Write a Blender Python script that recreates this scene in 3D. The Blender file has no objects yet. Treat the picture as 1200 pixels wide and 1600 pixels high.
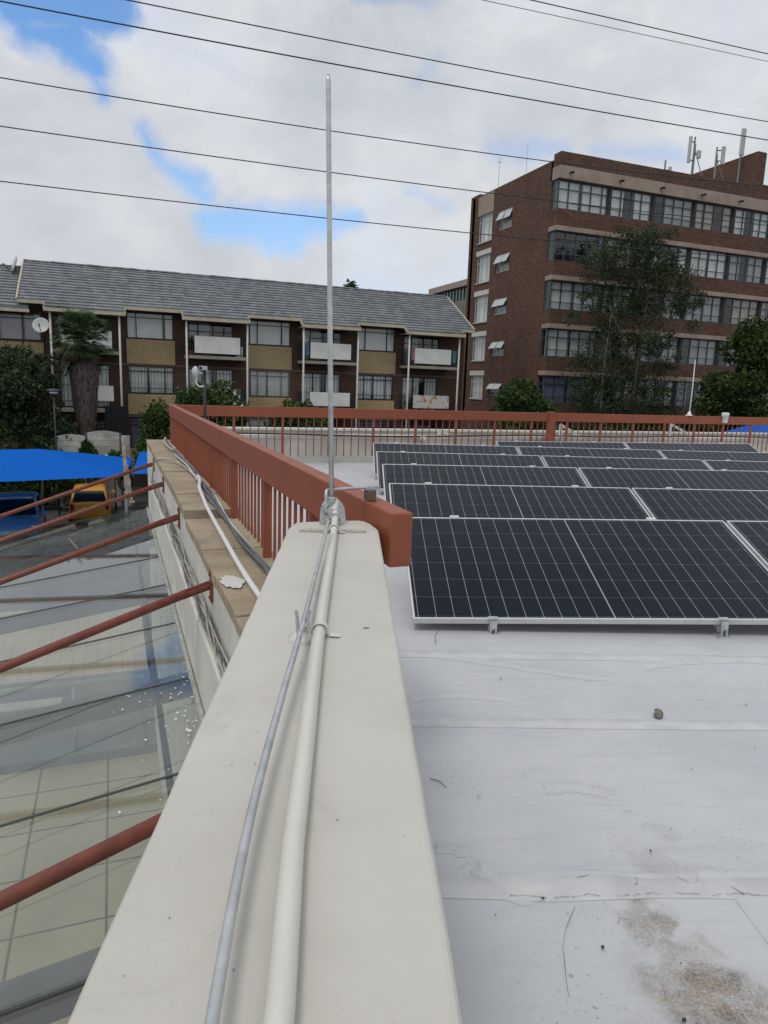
import bpy, bmesh, math, random
import numpy as np
from mathutils import Matrix, Vector
random.seed(7); RNG = np.random.default_rng(11)
SC = bpy.context.scene
COL = SC.collection
R_ = math.radians

# ------------------------------------------------------------------ camera, sky, sun, exposure
CAM_RIGHT = (0.9330539367666848, -0.3581330782231561, 0.03392711845409491)
CAM_DOWN = (-0.03275547211659377, -0.17849893196873387, -0.9833947377998523)
CAM_FWD = (0.3582421389655473, 0.9164490327172745, -0.17827993924984425)
cam_d = bpy.data.cameras.new('camera'); cam = bpy.data.objects.new('camera', cam_d); COL.objects.link(cam)
m = Matrix.Identity(4)
for i in range(3):
    m[i][0] = CAM_RIGHT[i]; m[i][1] = -CAM_DOWN[i]; m[i][2] = -CAM_FWD[i]
m[2][3] = 4.5
cam.matrix_world = m
cam_d.sensor_width = 36; cam_d.lens = 36 * 1085 / 1600
cam_d.clip_start = 0.05; cam_d.clip_end = 3000
SC.camera = cam

SUN_DIR = Vector((-0.48, -0.36, 1.15)).normalized()
sun_el = math.asin(SUN_DIR.z); sun_rot = math.atan2(SUN_DIR.x, SUN_DIR.y)
sd = bpy.data.lights.new('sun', 'SUN'); sd.energy = 1.15; sd.angle = R_(16); sd.color = (1, .95, .87)
so = bpy.data.objects.new('sun', sd); COL.objects.link(so)
so.rotation_euler = SUN_DIR.to_track_quat('Z', 'Y').to_euler()
SC.view_settings.view_transform = 'Standard'; SC.view_settings.look = 'None'
SC.view_settings.exposure = 0.06; SC.view_settings.gamma = 1.0

SC.render.engine = 'CYCLES'
SC.cycles.max_bounces = 8; SC.cycles.transparent_max_bounces = 24
SC.cycles.diffuse_bounces = 3; SC.cycles.glossy_bounces = 3; SC.cycles.transmission_bounces = 6


class NT:
    """small helper round a node tree"""
    def __init__(self, tree): self.t = tree; self.n = tree.nodes; self.l = tree.links
    def new(self, kind, **kw):
        nd = self.n.new(kind)
        for k, v in kw.items():
            setattr(nd, k, v)
        return nd
    def link(self, a, b): self.l.new(a, b)
    def put(self, sock, v):
        if isinstance(v, bpy.types.NodeSocket): self.link(v, sock)
        elif v is not None: sock.default_value = v
    def math(self, op, a, b=None, c=None, clamp=False):
        nd = self.new('ShaderNodeMath', operation=op); nd.use_clamp = clamp
        self.put(nd.inputs[0], a)
        if b is not None: self.put(nd.inputs[1], b)
        if c is not None: self.put(nd.inputs[2], c)
        return nd.outputs[0]
    def vmath(self, op, a, b=None):
        nd = self.new('ShaderNodeVectorMath', operation=op)
        self.put(nd.inputs[0], a)
        if b is not None: self.put(nd.inputs[1], b)
        return nd.outputs[1] if op in ('DISTANCE', 'DOT_PRODUCT', 'LENGTH') else nd.outputs[0]
    def noise(self, vec, scale, detail=4, rough=.5, dist=0.0):
        nd = self.new('ShaderNodeTexNoise')
        if vec is not None: self.link(vec, nd.inputs['Vector'])
        nd.inputs['Scale'].default_value = scale; nd.inputs['Detail'].default_value = detail
        nd.inputs['Roughness'].default_value = rough; nd.inputs['Distortion'].default_value = dist
        return nd.outputs['Fac']
    def smooth(self, v, lo, hi, a=0.0, b=1.0):
        nd = self.new('ShaderNodeMapRange', interpolation_type='SMOOTHSTEP')
        self.put(nd.inputs[0], v); self.put(nd.inputs[1], lo); self.put(nd.inputs[2], hi)
        nd.inputs[3].default_value = a; nd.inputs[4].default_value = b
        return nd.outputs[0]
    def mix(self, f, a, b, blend='MIX'):
        nd = self.new('ShaderNodeMix', data_type='RGBA', blend_type=blend)
        self.put(nd.inputs[0], f); self.put(nd.inputs[6], a); self.put(nd.inputs[7], b)
        return nd.outputs[2]
    def sep(self, v):
        nd = self.new('ShaderNodeSeparateXYZ'); self.link(v, nd.inputs[0]); return nd.outputs
    def comb(self, x, y, z):
        nd = self.new('ShaderNodeCombineXYZ')
        self.put(nd.inputs[0], x); self.put(nd.inputs[1], y); self.put(nd.inputs[2], z)
        return nd.outputs[0]


def c4(c): return (c[0], c[1], c[2], 1.0)


# the sky: Nishita blue with a broken deck of pale cumulus in front of it
world = bpy.data.worlds.new('World'); SC.world = world; world.use_nodes = True
w = NT(world.node_tree); w.n.clear()
tc = w.new('ShaderNodeTexCoord'); D = tc.outputs['Generated']
sky = w.new('ShaderNodeTexSky', sky_type='NISHITA')
sky.sun_disc = False; sky.sun_elevation = sun_el; sky.sun_rotation = sun_rot
sky.air_density = 1.0; sky.dust_density = 0.6; sky.ozone_density = 1.6
dx, dy, dz = w.sep(D)
ys = w.math('MAXIMUM', dy, 0.05)
U = w.math('DIVIDE', dx, ys); V = w.math('DIVIDE', dz, ys)
UV = w.comb(U, V, 0.0)
nA = w.noise(D, 7.0, 8, .62, .3)
nB = w.noise(D, 30.0, 7, .68, .4)
wob = w.math('ADD', w.math('MULTIPLY', w.math('SUBTRACT', nA, .5), .30), w.math('MULTIPLY', w.math('SUBTRACT', nB, .5), .10))
# openings in the cloud deck, each a soft capsule between two sky directions (u, v, u, v, radius)
HOLES = [
    (-0.094, 0.416, 0.014, 0.445, 0.022), (-0.082, 0.395, -0.034, 0.396, 0.018), (-0.035, 0.384, -0.007, 0.367, 0.016), (-0.007, 0.357, 0.003, 0.340, 0.010),
    (0.042, 0.310, 0.055, 0.293, 0.009), (0.058, 0.282, 0.080, 0.264, 0.007), (0.080, 0.264, 0.115, 0.255, 0.008), (0.105, 0.250, 0.120, 0.240, 0.006),
    (0.129, 0.206, 0.207, 0.213, 0.014), (0.207, 0.203, 0.279, 0.226, 0.021), (0.238, 0.187, 0.243, 0.192, 0.012), (0.279, 0.221, 0.336, 0.236, 0.007),
    (0.328, 0.532, 0.442, 0.544, 0.009), (0.455, 0.471, 0.417, 0.426, 0.004), (0.547, 0.356, 0.678, 0.377, 0.008), (0.732, 0.382, 0.900, 0.396, 0.006), (0.414, 0.280, 0.477, 0.270, 0.003)]
clear = None
for (u0, v0, u1, v1, rad) in HOLES:
    ax, ay = u1 - u0, v1 - v0; L2 = ax * ax + ay * ay
    t = w.math('DIVIDE', w.math('ADD', w.math('MULTIPLY', w.math('SUBTRACT', U, u0), ax), w.math('MULTIPLY', w.math('SUBTRACT', V, v0), ay)), L2, clamp=True)
    px = w.math('ADD', w.math('MULTIPLY', t, ax), u0); py = w.math('ADD', w.math('MULTIPLY', t, ay), v0)
    ds = w.vmath('DISTANCE', UV, w.comb(px, py, 0.0))
    s = w.math('SUBTRACT', rad * 1.25 + .002, ds)
    clear = s if clear is None else w.math('MAXIMUM', clear, s)
hole = w.smooth(w.math('ADD', clear, w.math('MULTIPLY', wob, .26)), -.016, .018)
front = w.smooth(dy, .05, .25)
hole = w.math('MULTIPLY', hole, front)
fade = w.math('MULTIPLY', w.smooth(U, 0.0, .12, 1.0, .80), w.smooth(U, .34, .44, 1.0, .50))
hole = w.math('MULTIPLY', hole, fade)
far_hole = w.math('MULTIPLY', w.math('MULTIPLY', w.smooth(nA, .64, .80), .5), w.math('SUBTRACT', 1.0, front))
hole = w.math('MAXIMUM', hole, far_hole)
nC = w.noise(D, 3.4, 8, .54, .3)
nD = w.noise(w.vmath('MULTIPLY', D, (1, 1, 2.2)), 11.0, 6, .6, .3)
shade = w.math('ADD', w.math('MULTIPLY', nC, .75), w.math('MULTIPLY', nD, .24))
cloud = w.new('ShaderNodeValToRGB'); w.link(shade, cloud.inputs[0])
cr = cloud.color_ramp; cr.elements[0].position = .34; cr.elements[0].color = (4.8, 5.2, 5.8, 1)
cr.elements[1].position = .66; cr.elements[1].color = (7.9, 7.95, 8.1, 1)
e = cr.elements.new(.50); e.color = (6.2, 6.45, 6.85, 1)
hz = w.smooth(dz, -.02, .25)
cl = w.mix(hz, (5.8, 6.05, 6.4, 1), cloud.outputs[0])
skyc = w.mix(1.0, sky.outputs[0], (1.25, 1.60, 1.88, 1), 'MULTIPLY')
thin = w.math('MULTIPLY', w.smooth(nC, .54, .70), .22)
hole = w.math('MAXIMUM', hole, thin)
fin = w.mix(hole, cl, skyc)
low = w.smooth(dz, -.03, 0.0)
fin = w.mix(low, (1.2, 1.2, 1.15, 1), fin)
bg = w.new('ShaderNodeBackground'); w.link(fin, bg.inputs[0]); bg.inputs[1].default_value = 0.10
wo = w.new('ShaderNodeOutputWorld'); w.link(bg.outputs[0], wo.inputs[0])


# ------------------------------------------------------------------ materials
MATS = {}

def mat(name, base=(.5, .5, .5), rough=.6, metal=0.0, var=0.0, vscale=3.0, bump=0.0, bscale=60.0, spec=.5, fine=0.0, tint=None):
    """Principled material whose colour wanders between base and tint with a noise of the object's own coordinates."""
    if name in MATS: return MATS[name]
    M = bpy.data.materials.new(name); M.use_nodes = True
    k = NT(M.node_tree); b = k.n['Principled BSDF']
    b.inputs['Roughness'].default_value = rough; b.inputs['Metallic'].default_value = metal
    b.inputs['Specular IOR Level'].default_value = spec
    g = k.new('ShaderNodeNewGeometry').outputs['Position']
    if var or tint:
        n = k.smooth(k.noise(g, vscale, 6, .6, .2), .3, .7)
        other = c4(tint) if tint else c4([x * (1 - var) for x in base])
        col = k.mix(n, other, c4(base))
        if fine:
            n2 = k.noise(g, vscale * 14, 3, .6)
            col = k.mix(k.math('MULTIPLY', k.smooth(n2, .55, .75), fine), col, c4([x * .55 for x in base]))
        k.link(col, b.inputs['Base Color'])
    else:
        b.inputs['Base Color'].default_value = c4(base)
    if bump:
        bn = k.new('ShaderNodeBump'); bn.inputs['Strength'].default_value = bump; bn.inputs['Distance'].default_value = .01
        k.link(k.noise(g, bscale, 5, .6), bn.inputs['Height']); k.link(bn.outputs[0], b.inputs['Normal'])
    MATS[name] = M
    return M


def wall_coords(k):
    """(along the wall, up) for walls facing along world x or y"""
    g = k.new('ShaderNodeNewGeometry')
    x, y, z = k.sep(g.outputs['Position']); nx, ny, nz = k.sep(g.outputs['Normal'])
    f = k.math('GREATER_THAN', k.math('ABSOLUTE', nx), .6)
    u = k.math('ADD', k.math('MULTIPLY', f, y), k.math('MULTIPLY', k.math('SUBTRACT', 1.0, f), x))
    return u, z, g.outputs['Position']


def brick_mat(name, c1, c2, mortar, bw=.23, bh=.08, stain=.35):
    M = bpy.data.materials.new(name); M.use_nodes = True
    k = NT(M.node_tree); b = k.n['Principled BSDF']; b.inputs['Roughness'].default_value = .85
    b.inputs['Specular IOR Level'].default_value = .25
    u, z, pos = wall_coords(k)
    t = k.new('ShaderNodeTexBrick'); k.link(k.comb(u, z, 0.0), t.inputs['Vector'])
    t.inputs['Scale'].default_value = 1.0; t.inputs['Brick Width'].default_value = bw; t.inputs['Row Height'].default_value = bh
    t.inputs['Mortar Size'].default_value = .010; t.inputs['Color1'].default_value = c4(c1)
    t.inputs['Color2'].default_value = c4(c2); t.inputs['Mortar'].default_value = c4(mortar); t.inputs['Bias'].default_value = -.2
    n = k.noise(pos, .55, 6, .65, .3)
    col = k.mix(k.math('MULTIPLY', k.smooth(n, .42, .72), stain), t.outputs['Color'], c4([x * .5 for x in c1]))
    n2 = k.noise(k.vmath('MULTIPLY', pos, (1.5, 1.5, 5.0)), 2.0, 4, .7)
    col = k.mix(k.math('MULTIPLY', k.smooth(n2, .55, .75), .30), col, c4([min(1, x * 1.7) for x in c2]))
    k.link(col, b.inputs['Base Color'])
    bn = k.new('ShaderNodeBump'); bn.inputs['Strength'].default_value = .35; bn.inputs['Distance'].default_value = .01
    bn.invert = True; k.link(t.outputs['Fac'], bn.inputs['Height']); k.link(bn.outputs[0], b.inputs['Normal'])
    MATS[name] = M
    return M


def glass_mat(name, tint=(.8, .88, .86), refl=1.0, base=.06, rough=.02, dirt=0.0, dirt_col=(.4, .42, .4), dscale=3.0):
    """thin pane: clear straight through, mirror by Fresnel, some dust"""
    M = bpy.data.materials.new(name); M.use_nodes = True
    k = NT(M.node_tree); k.n.clear()
    o = k.new('ShaderNodeOutputMaterial')
    tr = k.new('ShaderNodeBsdfTransparent'); tr.inputs[0].default_value = c4(tint)
    gl = k.new('ShaderNodeBsdfGlossy'); gl.inputs['Roughness'].default_value = rough
    gg = k.new('ShaderNodeNewGeometry')
    c = k.math('ABSOLUTE', k.vmath('DOT_PRODUCT', gg.outputs['Normal'], gg.outputs['Incoming']))
    sch = k.math('ADD', k.math('MULTIPLY', k.math('POWER', k.math('SUBTRACT', 1.0, c, clamp=True), 5.0), .92), .075)   # both faces of a pane
    f = k.math('MULTIPLY', k.math('ADD', sch, base), refl, clamp=True)
    mx = k.new('ShaderNodeMixShader'); k.link(f, mx.inputs[0]); k.link(tr.outputs[0], mx.inputs[1]); k.link(gl.outputs[0], mx.inputs[2])
    res = mx.outputs[0]
    if dirt:
        df = k.new('ShaderNodeBsdfDiffuse'); df.inputs[0].default_value = c4(dirt_col)
        g = k.new('ShaderNodeNewGeometry').outputs['Position']
        n = k.math('MULTIPLY', k.smooth(k.noise(g, dscale, 7, .65, .5), .25, .85), dirt)
        sp = k.smooth(k.noise(g, 42.0, 2, .5), .70, .76)
        n = k.math('MAXIMUM', n, k.math('MULTIPLY', sp, k.math('MULTIPLY', k.smooth(k.noise(g, 1.3, 3, .5), .50, .7), .7)))
        m2 = k.new('ShaderNodeMixShader'); k.link(n, m2.inputs[0]); k.link(res, m2.inputs[1]); k.link(df.outputs[0], m2.inputs[2])
        res = m2.outputs[0]
    k.link(res, o.inputs[0]); MATS[name] = M
    return M


def leaf_mat(name, c1, c2, c3=None, trans=.25):
    M = bpy.data.materials.new(name); M.use_nodes = True
    k = NT(M.node_tree); k.n.clear()
    g = k.new('ShaderNodeNewGeometry')
    r = k.new('ShaderNodeValToRGB'); k.link(g.outputs['Random Per Island'], r.inputs[0])
    r.color_ramp.elements[0].color = c4(c1); r.color_ramp.elements[1].color = c4(c2)
    if c3:
        r.color_ramp.elements[1].position = .9
        e = r.color_ramp.elements.new(1.0); e.color = c4(c3)
    d = k.new('ShaderNodeBsdfPrincipled'); k.link(r.outputs[0], d.inputs['Base Color'])
    d.inputs['Roughness'].default_value = .55; d.inputs['Specular IOR Level'].default_value = .3
    t = k.new('ShaderNodeBsdfTranslucent'); k.link(r.outputs[0], t.inputs[0])
    x = k.new('ShaderNodeMixShader'); x.inputs[0].default_value = trans
    k.link(d.outputs[0], x.inputs[1]); k.link(t.outputs[0], x.inputs[2])
    o = k.new('ShaderNodeOutputMaterial'); k.link(x.outputs[0], o.inputs[0]); MATS[name] = M
    return M


cream = mat('cream_paint', (.59, .565, .51), .55, var=.10, vscale=2.2, bump=.12, bscale=38, fine=.10)
white_wall = mat('white_wall_paint', (.68, .66, .60), .7, var=.22, vscale=2.5, bump=.25, bscale=25, fine=.25)
pipe_white = mat('painted_conduit', (.64, .63, .585), .38, var=.06, vscale=9)
red_paint = mat('red_oxide_paint', (.30, .080, .035), .52, var=.18, vscale=6, bump=.08, bscale=55, fine=.25, tint=(.25, .070, .033))
red_worn = mat('worn_red_oxide_paint', (.235, .066, .040), .55, var=.3, vscale=14, bump=.2, bscale=45, tint=(.155, .048, .032), fine=.4)
steel = mat('galvanised_steel', (.60, .62, .63), .38, metal=.60, var=.25, vscale=30)
alu = mat('mill_aluminium', (.66, .67, .68), .40, metal=.25, var=.12, vscale=12)
coping_m = mat('coping_brick', (.40, .325, .225), .9, var=.35, vscale=5, bump=.6, bscale=50, fine=.5, tint=(.27, .215, .15))
white_plastic = mat('white_plastic', (.72, .72, .70), .4, var=.08, vscale=12)
grey_cable = mat('grey_cable', (.13, .13, .14), .5, var=.2, vscale=18)
black_cable = mat('black_cable', (.018, .018, .02), .45)
pale_cable = mat('pale_cable', (.46, .45, .40), .55, var=.35, vscale=20)
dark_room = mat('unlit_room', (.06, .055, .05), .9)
black_frame = mat('black_window_frame', (.02, .02, .022), .45)
teal_frame = mat('teal_window_frame', (.055, .10, .105), .5, var=.2, vscale=5)
white_frame = mat('white_window_frame', (.55, .55, .52), .5, var=.15, vscale=5)
cream_trim = mat('cream_trim', (.55, .50, .36), .6, var=.2, vscale=3)
white_panel = mat('white_balcony_panel', (.74, .74, .70), .6, var=.15, vscale=1.7, fine=.15)
beige_band = mat('beige_plaster', (.40, .31, .25), .85, var=.25, vscale=1.3, fine=.2)
slab_m = mat('balcony_slab', (.34, .31, .25), .85, var=.25, vscale=2)
bark = mat('bark', (.10, .08, .06), .95, var=.4, vscale=9, bump=.6, bscale=30)
pale_bark = mat('pale_bark', (.20, .185, .16), .9, var=.4, vscale=6, bump=.4, bscale=30)
dark_metal = mat('black_metal', (.02, .02, .022), .45)
curtain_m = mat('net_curtain', (.80, .80, .79), .9, var=.15, vscale=2)
curtain_d = mat('grey_curtain', (.44, .43, .45), .9, var=.2, vscale=2)
curtain_p = mat('lilac_curtain', (.27, .25, .40), .9, var=.2, vscale=2)
curtain_w = mat('warm_curtain', (.50, .45, .37), .9, var=.2, vscale=2)
asphalt = mat('asphalt', (.055, .055, .055), .95, var=.3, vscale=.5, bump=.4, bscale=40, fine=.3)
concrete = mat('concrete', (.30, .29, .27), .9, var=.3, vscale=1.2, bump=.3, bscale=30, fine=.3)
rubber = mat('rubber', (.016, .016, .016), .8)
chrome = mat('chrome', (.6, .6, .62), .15, metal=1.0)
blue_paint = mat('blue_car_paint', (.09, .27, .55), .18, spec=.6)
yellow_paint = mat('yellow_car_paint', (.62, .28, .015), .22, spec=.6)
car_glass = mat('car_glass', (.012, .015, .018), .05, spec=.6)
lamp_clear = mat('clear_lens', (.6, .62, .65), .1)
lamp_red = mat('red_lens', (.25, .012, .01), .15)
stone_m = mat('grey_stone', (.20, .19, .17), .9, var=.4, vscale=40, bump=.6, bscale=60)
twig_m = mat('dry_twig', (.035, .028, .022), .9)
dish_m = mat('dish_grey', (.55, .56, .56), .5, var=.12, vscale=4)
antenna_m = mat('antenna_casing', (.50, .52, .52), .5, var=.1, vscale=2)
brick_brown = brick_mat('brown_brick', (.085, .046, .033), (.130, .068, .045), (.085, .066, .055))
brick_block = brick_mat('red_brown_brick', (.095, .048, .034), (.185, .098, .062), (.12, .085, .068), stain=.32)
brick_yellow = brick_mat('yellow_brick', (.50, .37, .20), (.57, .43, .24), (.30, .225, .13), stain=.10)
win_glass = glass_mat('window_glass', (.96, .98, .97), 1.0, .02)
canopy_glass = glass_mat('canopy_glass', (.90, .925, .90), .95, .02, .015, dirt=.13, dirt_col=(.42, .45, .42), dscale=1.7)


def plaster_mat():
    M = bpy.data.materials.new('painted_plaster'); M.use_nodes = True
    k = NT(M.node_tree); b = k.n['Principled BSDF']; b.inputs['Roughness'].default_value = .58; b.inputs['Specular IOR Level'].default_value = .35
    g = k.new('ShaderNodeNewGeometry').outputs['Position']
    col = k.mix(k.smooth(k.noise(g, 2.2, 6, .6, .2), .3, .7), (.495, .475, .426, 1), (.562, .544, .494, 1))
    col = k.mix(k.math('MULTIPLY', k.smooth(k.noise(g, 7.0, 8, .72, .5), .52, .74), .28), col, (.36, .34, .295, 1))
    col = k.mix(k.math('MULTIPLY', k.smooth(k.noise(g, 150.0, 3, .7), .66, .74), .35), col, (.33, .30, .25, 1))
    cr = k.math('LESS_THAN', k.math('ABSOLUTE', k.math('SUBTRACT', k.noise(g, 5.5, 6, .62, .7), .5)), .0016)
    cr = k.math('MULTIPLY', cr, k.smooth(k.noise(g, 3.1, 3, .5), .56, .62))
    col = k.mix(k.math('MULTIPLY', cr, .5), col, (.30, .28, .24, 1))
    k.link(col, b.inputs['Base Color'])
    bn = k.new('ShaderNodeBump'); bn.inputs['Strength'].default_value = .28; bn.inputs['Distance'].default_value = .01
    h = k.math('ADD', k.noise(g, 9.0, 6, .6, .4), k.math('MULTIPLY', k.noise(g, 70.0, 4, .65), .22))
    k.link(h, bn.inputs['Height']); k.link(bn.outputs[0], b.inputs['Normal'])
    return M


plaster_m = plaster_mat()


def lined_mat(name, base, line, sx, sy, wd, rough=.8, bump=.0):
    """square tiles with thin joints, on horizontal ground"""
    M = bpy.data.materials.new(name); M.use_nodes = True
    k = NT(M.node_tree); b = k.n['Principled BSDF']; b.inputs['Roughness'].default_value = rough
    g = k.new('ShaderNodeNewGeometry').outputs['Position']
    x, y, z = k.sep(g)
    def joint(v, s):
        fr = k.math('FRACT', k.math('DIVIDE', v, s))
        return k.math('LESS_THAN', fr, wd / s)
    j = k.math('MAXIMUM', joint(k.math('ADD', x, .23), sx), joint(k.math('ADD', y, .14), sy))
    n = k.noise(g, 1.1, 6, .6, .3)
    cell = k.new('ShaderNodeTexWhiteNoise')
    k.link(k.comb(k.math('FLOOR', k.math('DIVIDE', k.math('ADD', x, .23), sx)), k.math('FLOOR', k.math('DIVIDE', k.math('ADD', y, .14), sy)), 0.0), cell.inputs['Vector'])
    col = k.mix(k.smooth(n, .3, .7), c4([q * .78 for q in base]), c4(base))
    col = k.mix(k.math('MULTIPLY', cell.outputs[0], .22), col, c4([q * .72 for q in base]))
    col = k.mix(j, col, c4(line)); k.link(col, b.inputs['Base Color']); MATS[name] = M
    return M


tile_m = lined_mat('beige_floor_tiles', (.44, .395, .265), (.10, .095, .08), .78, .78, .026, .5)
paver_m = lined_mat('paving_bricks', (.42, .37, .27), (.22, .20, .15), .22, .11, .012, .85)


def roof_floor_mat():
    M = bpy.data.materials.new('silver_roof_membrane'); M.use_nodes = True
    k = NT(M.node_tree); b = k.n['Principled BSDF']
    g = k.new('ShaderNodeNewGeometry').outputs['Position']
    ct, st = math.cos(R_(18.5)), math.sin(R_(18.5))
    x, y, z = k.sep(g)
    a = k.math('SUBTRACT', k.math('MULTIPLY', x, ct), k.math('MULTIPLY', y, st))     # across the wall
    d = k.math('ADD', k.math('MULTIPLY', x, st), k.math('MULTIPLY', y, ct))          # along the wall
    L = k.comb(a, d, 0.0)
    brush = k.noise(k.vmath('MULTIPLY', L, (1.3, 7.0, 1)), 2.2, 8, .66, .6)
    cloud = k.noise(L, 1.5, 6, .6, .4)
    col = k.mix(k.smooth(cloud, .3, .72), (.475, .490, .512, 1), (.55, .56, .575, 1))
    col = k.mix(k.math('MULTIPLY', k.smooth(brush, .48, .72), .50), col, (.43, .44, .465, 1))
    col = k.mix(k.math('MULTIPLY', k.smooth(k.noise(k.vmath('MULTIPLY', L, (2.4, 9.0, 1)), 3.1, 7, .7, .9), .58, .74), .40), col, (.60, .61, .63, 1))
    # scuffs and soot specks
    sp = k.math('MULTIPLY', k.smooth(k.noise(L, 75.0, 3, .7), .60, .70), k.smooth(k.noise(L, 2.6, 4, .6), .44, .64))
    col = k.mix(k.math('MULTIPLY', sp, .75), col, (.13, .125, .12, 1))
    flk = k.math('MULTIPLY', k.smooth(k.noise(k.vmath('MULTIPLY', L, (1, 2.2, 1)), 24.0, 6, .74, .8), .56, .72), k.smooth(k.noise(L, 1.2, 4, .6), .34, .66))
    col = k.mix(k.math('MULTIPLY', flk, .45), col, (.30, .305, .315, 1))
    scr = k.math('MULTIPLY', k.smooth(k.noise(k.vmath('MULTIPLY', L, (2.0, 26.0, 1)), 4.5, 4, .65, 1.6), .68, .73), k.smooth(k.noise(L, 1.9, 3, .5), .44, .62))
    col = k.mix(k.math('MULTIPLY', scr, .5), col, (.24, .235, .24, 1))
    # brown ponding stains, where they lie on this roof
    tot = None
    for (sx, sy, rx, amt) in ((1.19, .93, .20, 1.0), (1.21, 1.18, .10, .75), (1.40, 1.36, .11, .30), (1.5, 1.42, .08, .18), (1.16, .80, .22, .9), (2.9, 1.4, .2, .5), (2.4, .6, .3, .7)):
        sa, sdn = sx * ct - sy * st, sx * st + sy * ct
        v = k.vmath('MULTIPLY', k.vmath('SUBTRACT', L, (sa, sdn, 0)), (1.0, .75, 1))
        dd = k.math('ADD', k.vmath('LENGTH', v), k.math('MULTIPLY', k.math('SUBTRACT', k.noise(L, 7.0, 7, .7, .5), .5), .34))
        q = k.math('MULTIPLY', k.smooth(dd, rx * .25, rx, 1.0, 0.0), amt)
        tot = q if tot is None else k.math('MAXIMUM', tot, q)
    grit = k.math('ADD', k.math('MULTIPLY', k.smooth(k.noise(L, 140.0, 5, .8), .35, .60), .6), k.math('MULTIPLY', k.smooth(k.noise(L, 17.0, 8, .72, .6), .38, .62), .5))
    tot = k.math('MULTIPLY', tot, k.math('ADD', k.math('MULTIPLY', grit, .80), .06))
    sc = k.mix(k.smooth(k.noise(L, 6.0, 5, .6), .35, .65), (.095, .064, .034, 1), (.235, .160, .090, 1))
    col = k.mix(tot, col, sc)
    k.link(col, b.inputs['Base Color'])
    b.inputs['Roughness'].default_value = .46; b.inputs['Specular IOR Level'].default_value = .4
    bn = k.new('ShaderNodeBump'); bn.inputs['Strength'].default_value = .35; bn.inputs['Distance'].default_value = .012
    hgt = k.math('ADD', k.noise(k.vmath('MULTIPLY', L, (1.0, 4.0, 1)), 3.0, 7, .62, .5), k.math('MULTIPLY', k.noise(L, 60.0, 3, .6), .12))
    k.link(hgt, bn.inputs['Height']); k.link(bn.outputs[0], b.inputs['Normal'])
    return M


roof_m = roof_floor_mat()


def solar_mat():
    M = bpy.data.materials.new('solar_cells'); M.use_nodes = True
    k = NT(M.node_tree); b = k.n['Principled BSDF']
    tcn = k.new('ShaderNodeTexCoord'); x, y, z = k.sep(tcn.outputs['Object'])
    # 22 half cells along, 6 across, a wider gap at mid length
    def line(v, n, lo, hi, wd):
        q = k.math('MULTIPLY', k.math('DIVIDE', k.math('SUBTRACT', v, lo), hi - lo), float(n))
        fr = k.math('ABSOLUTE', k.math('SUBTRACT', k.math('FRACT', k.math('ADD', q, .5)), .5))
        return k.math('LESS_THAN', k.math('MULTIPLY', fr, (hi - lo) / n), wd)
    lx = line(x, 22, .03, 2.195, .0012); ly = line(y, 6, .025, 1.075, .0011)
    mid = k.math('LESS_THAN', k.math('ABSOLUTE', k.math('SUBTRACT', x, 1.1125)), .0034)
    # clipped corners of the cells read as small diamonds
    def dist(v, n, lo, hi):
        q = k.math('MULTIPLY', k.math('DIVIDE', k.math('SUBTRACT', v, lo), hi - lo), float(n))
        fr = k.math('ABSOLUTE', k.math('SUBTRACT', k.math('FRACT', k.math('ADD', q, .5)), .5))
        return k.math('MULTIPLY', fr, (hi - lo) / n)
    dia = k.math('LESS_THAN', k.math('ADD', dist(x, 22, .03, 2.195), dist(y, 6, .025, 1.075)), .0042)
    bus = k.math('LESS_THAN', dist(y, 60, .03, 1.07), .0006)
    rnd = k.new('ShaderNodeObjectInfo').outputs['Random']
    n = k.noise(k.new('ShaderNodeNewGeometry').outputs['Position'], 1.3, 5, .6)
    cell = k.mix(k.smooth(n, .3, .7), (.0030, .0052, .0120, 1), (.0055, .0085, .0178, 1))
    cell = k.mix(k.math('MULTIPLY', bus, .06), cell, (.30, .32, .34, 1))
    l = k.math('MAXIMUM', k.math('MULTIPLY', k.math('MAXIMUM', lx, k.math('MAXIMUM', mid, dia)), .80), k.math('MULTIPLY', ly, .26))
    col = k.mix(l, cell, (.42, .44, .46, 1))
    k.link(col, b.inputs['Base Color'])
    b.inputs['Roughness'].default_value = .12; b.inputs['Specular IOR Level'].default_value = .16
    return M


solar_m = solar_mat()


def roof_tile_mat():
    M = bpy.data.materials.new('grey_roof_tiles'); M.use_nodes = True
    k = NT(M.node_tree); b = k.n['Principled BSDF']; b.inputs['Roughness'].default_value = .6
    g = k.new('ShaderNodeNewGeometry').outputs['Position']
    x, y, z = k.sep(g)
    row = k.math('FLOOR', k.math('DIVIDE', y, .275))
    cell = k.math('FLOOR', k.math('ADD', k.math('DIVIDE', x, .30), k.math('MULTIPLY', row, .5)))
    wn = k.new('ShaderNodeTexWhiteNoise'); k.link(k.comb(cell, row, 0.0), wn.inputs['Vector'])
    edge = k.math('LESS_THAN', k.math('FRACT', k.math('ADD', k.math('DIVIDE', x, .30), k.math('MULTIPLY', row, .5))), .05)
    col = k.mix(wn.outputs[0], (.15, .16, .175, 1), (.235, .245, .26, 1))
    col = k.mix(k.math('MULTIPLY', edge, .6), col, (.03, .03, .032, 1))
    n = k.noise(k.vmath('MULTIPLY', g, (1, .4, 1)), .38, 6, .65, .5)
    col = k.mix(k.math('MULTIPLY', k.smooth(n, .54, .74), .75), col, (.085, .072, .055, 1))
    k.link(col, b.inputs['Base Color'])
    return M


tiles_m = roof_tile_mat()


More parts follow.
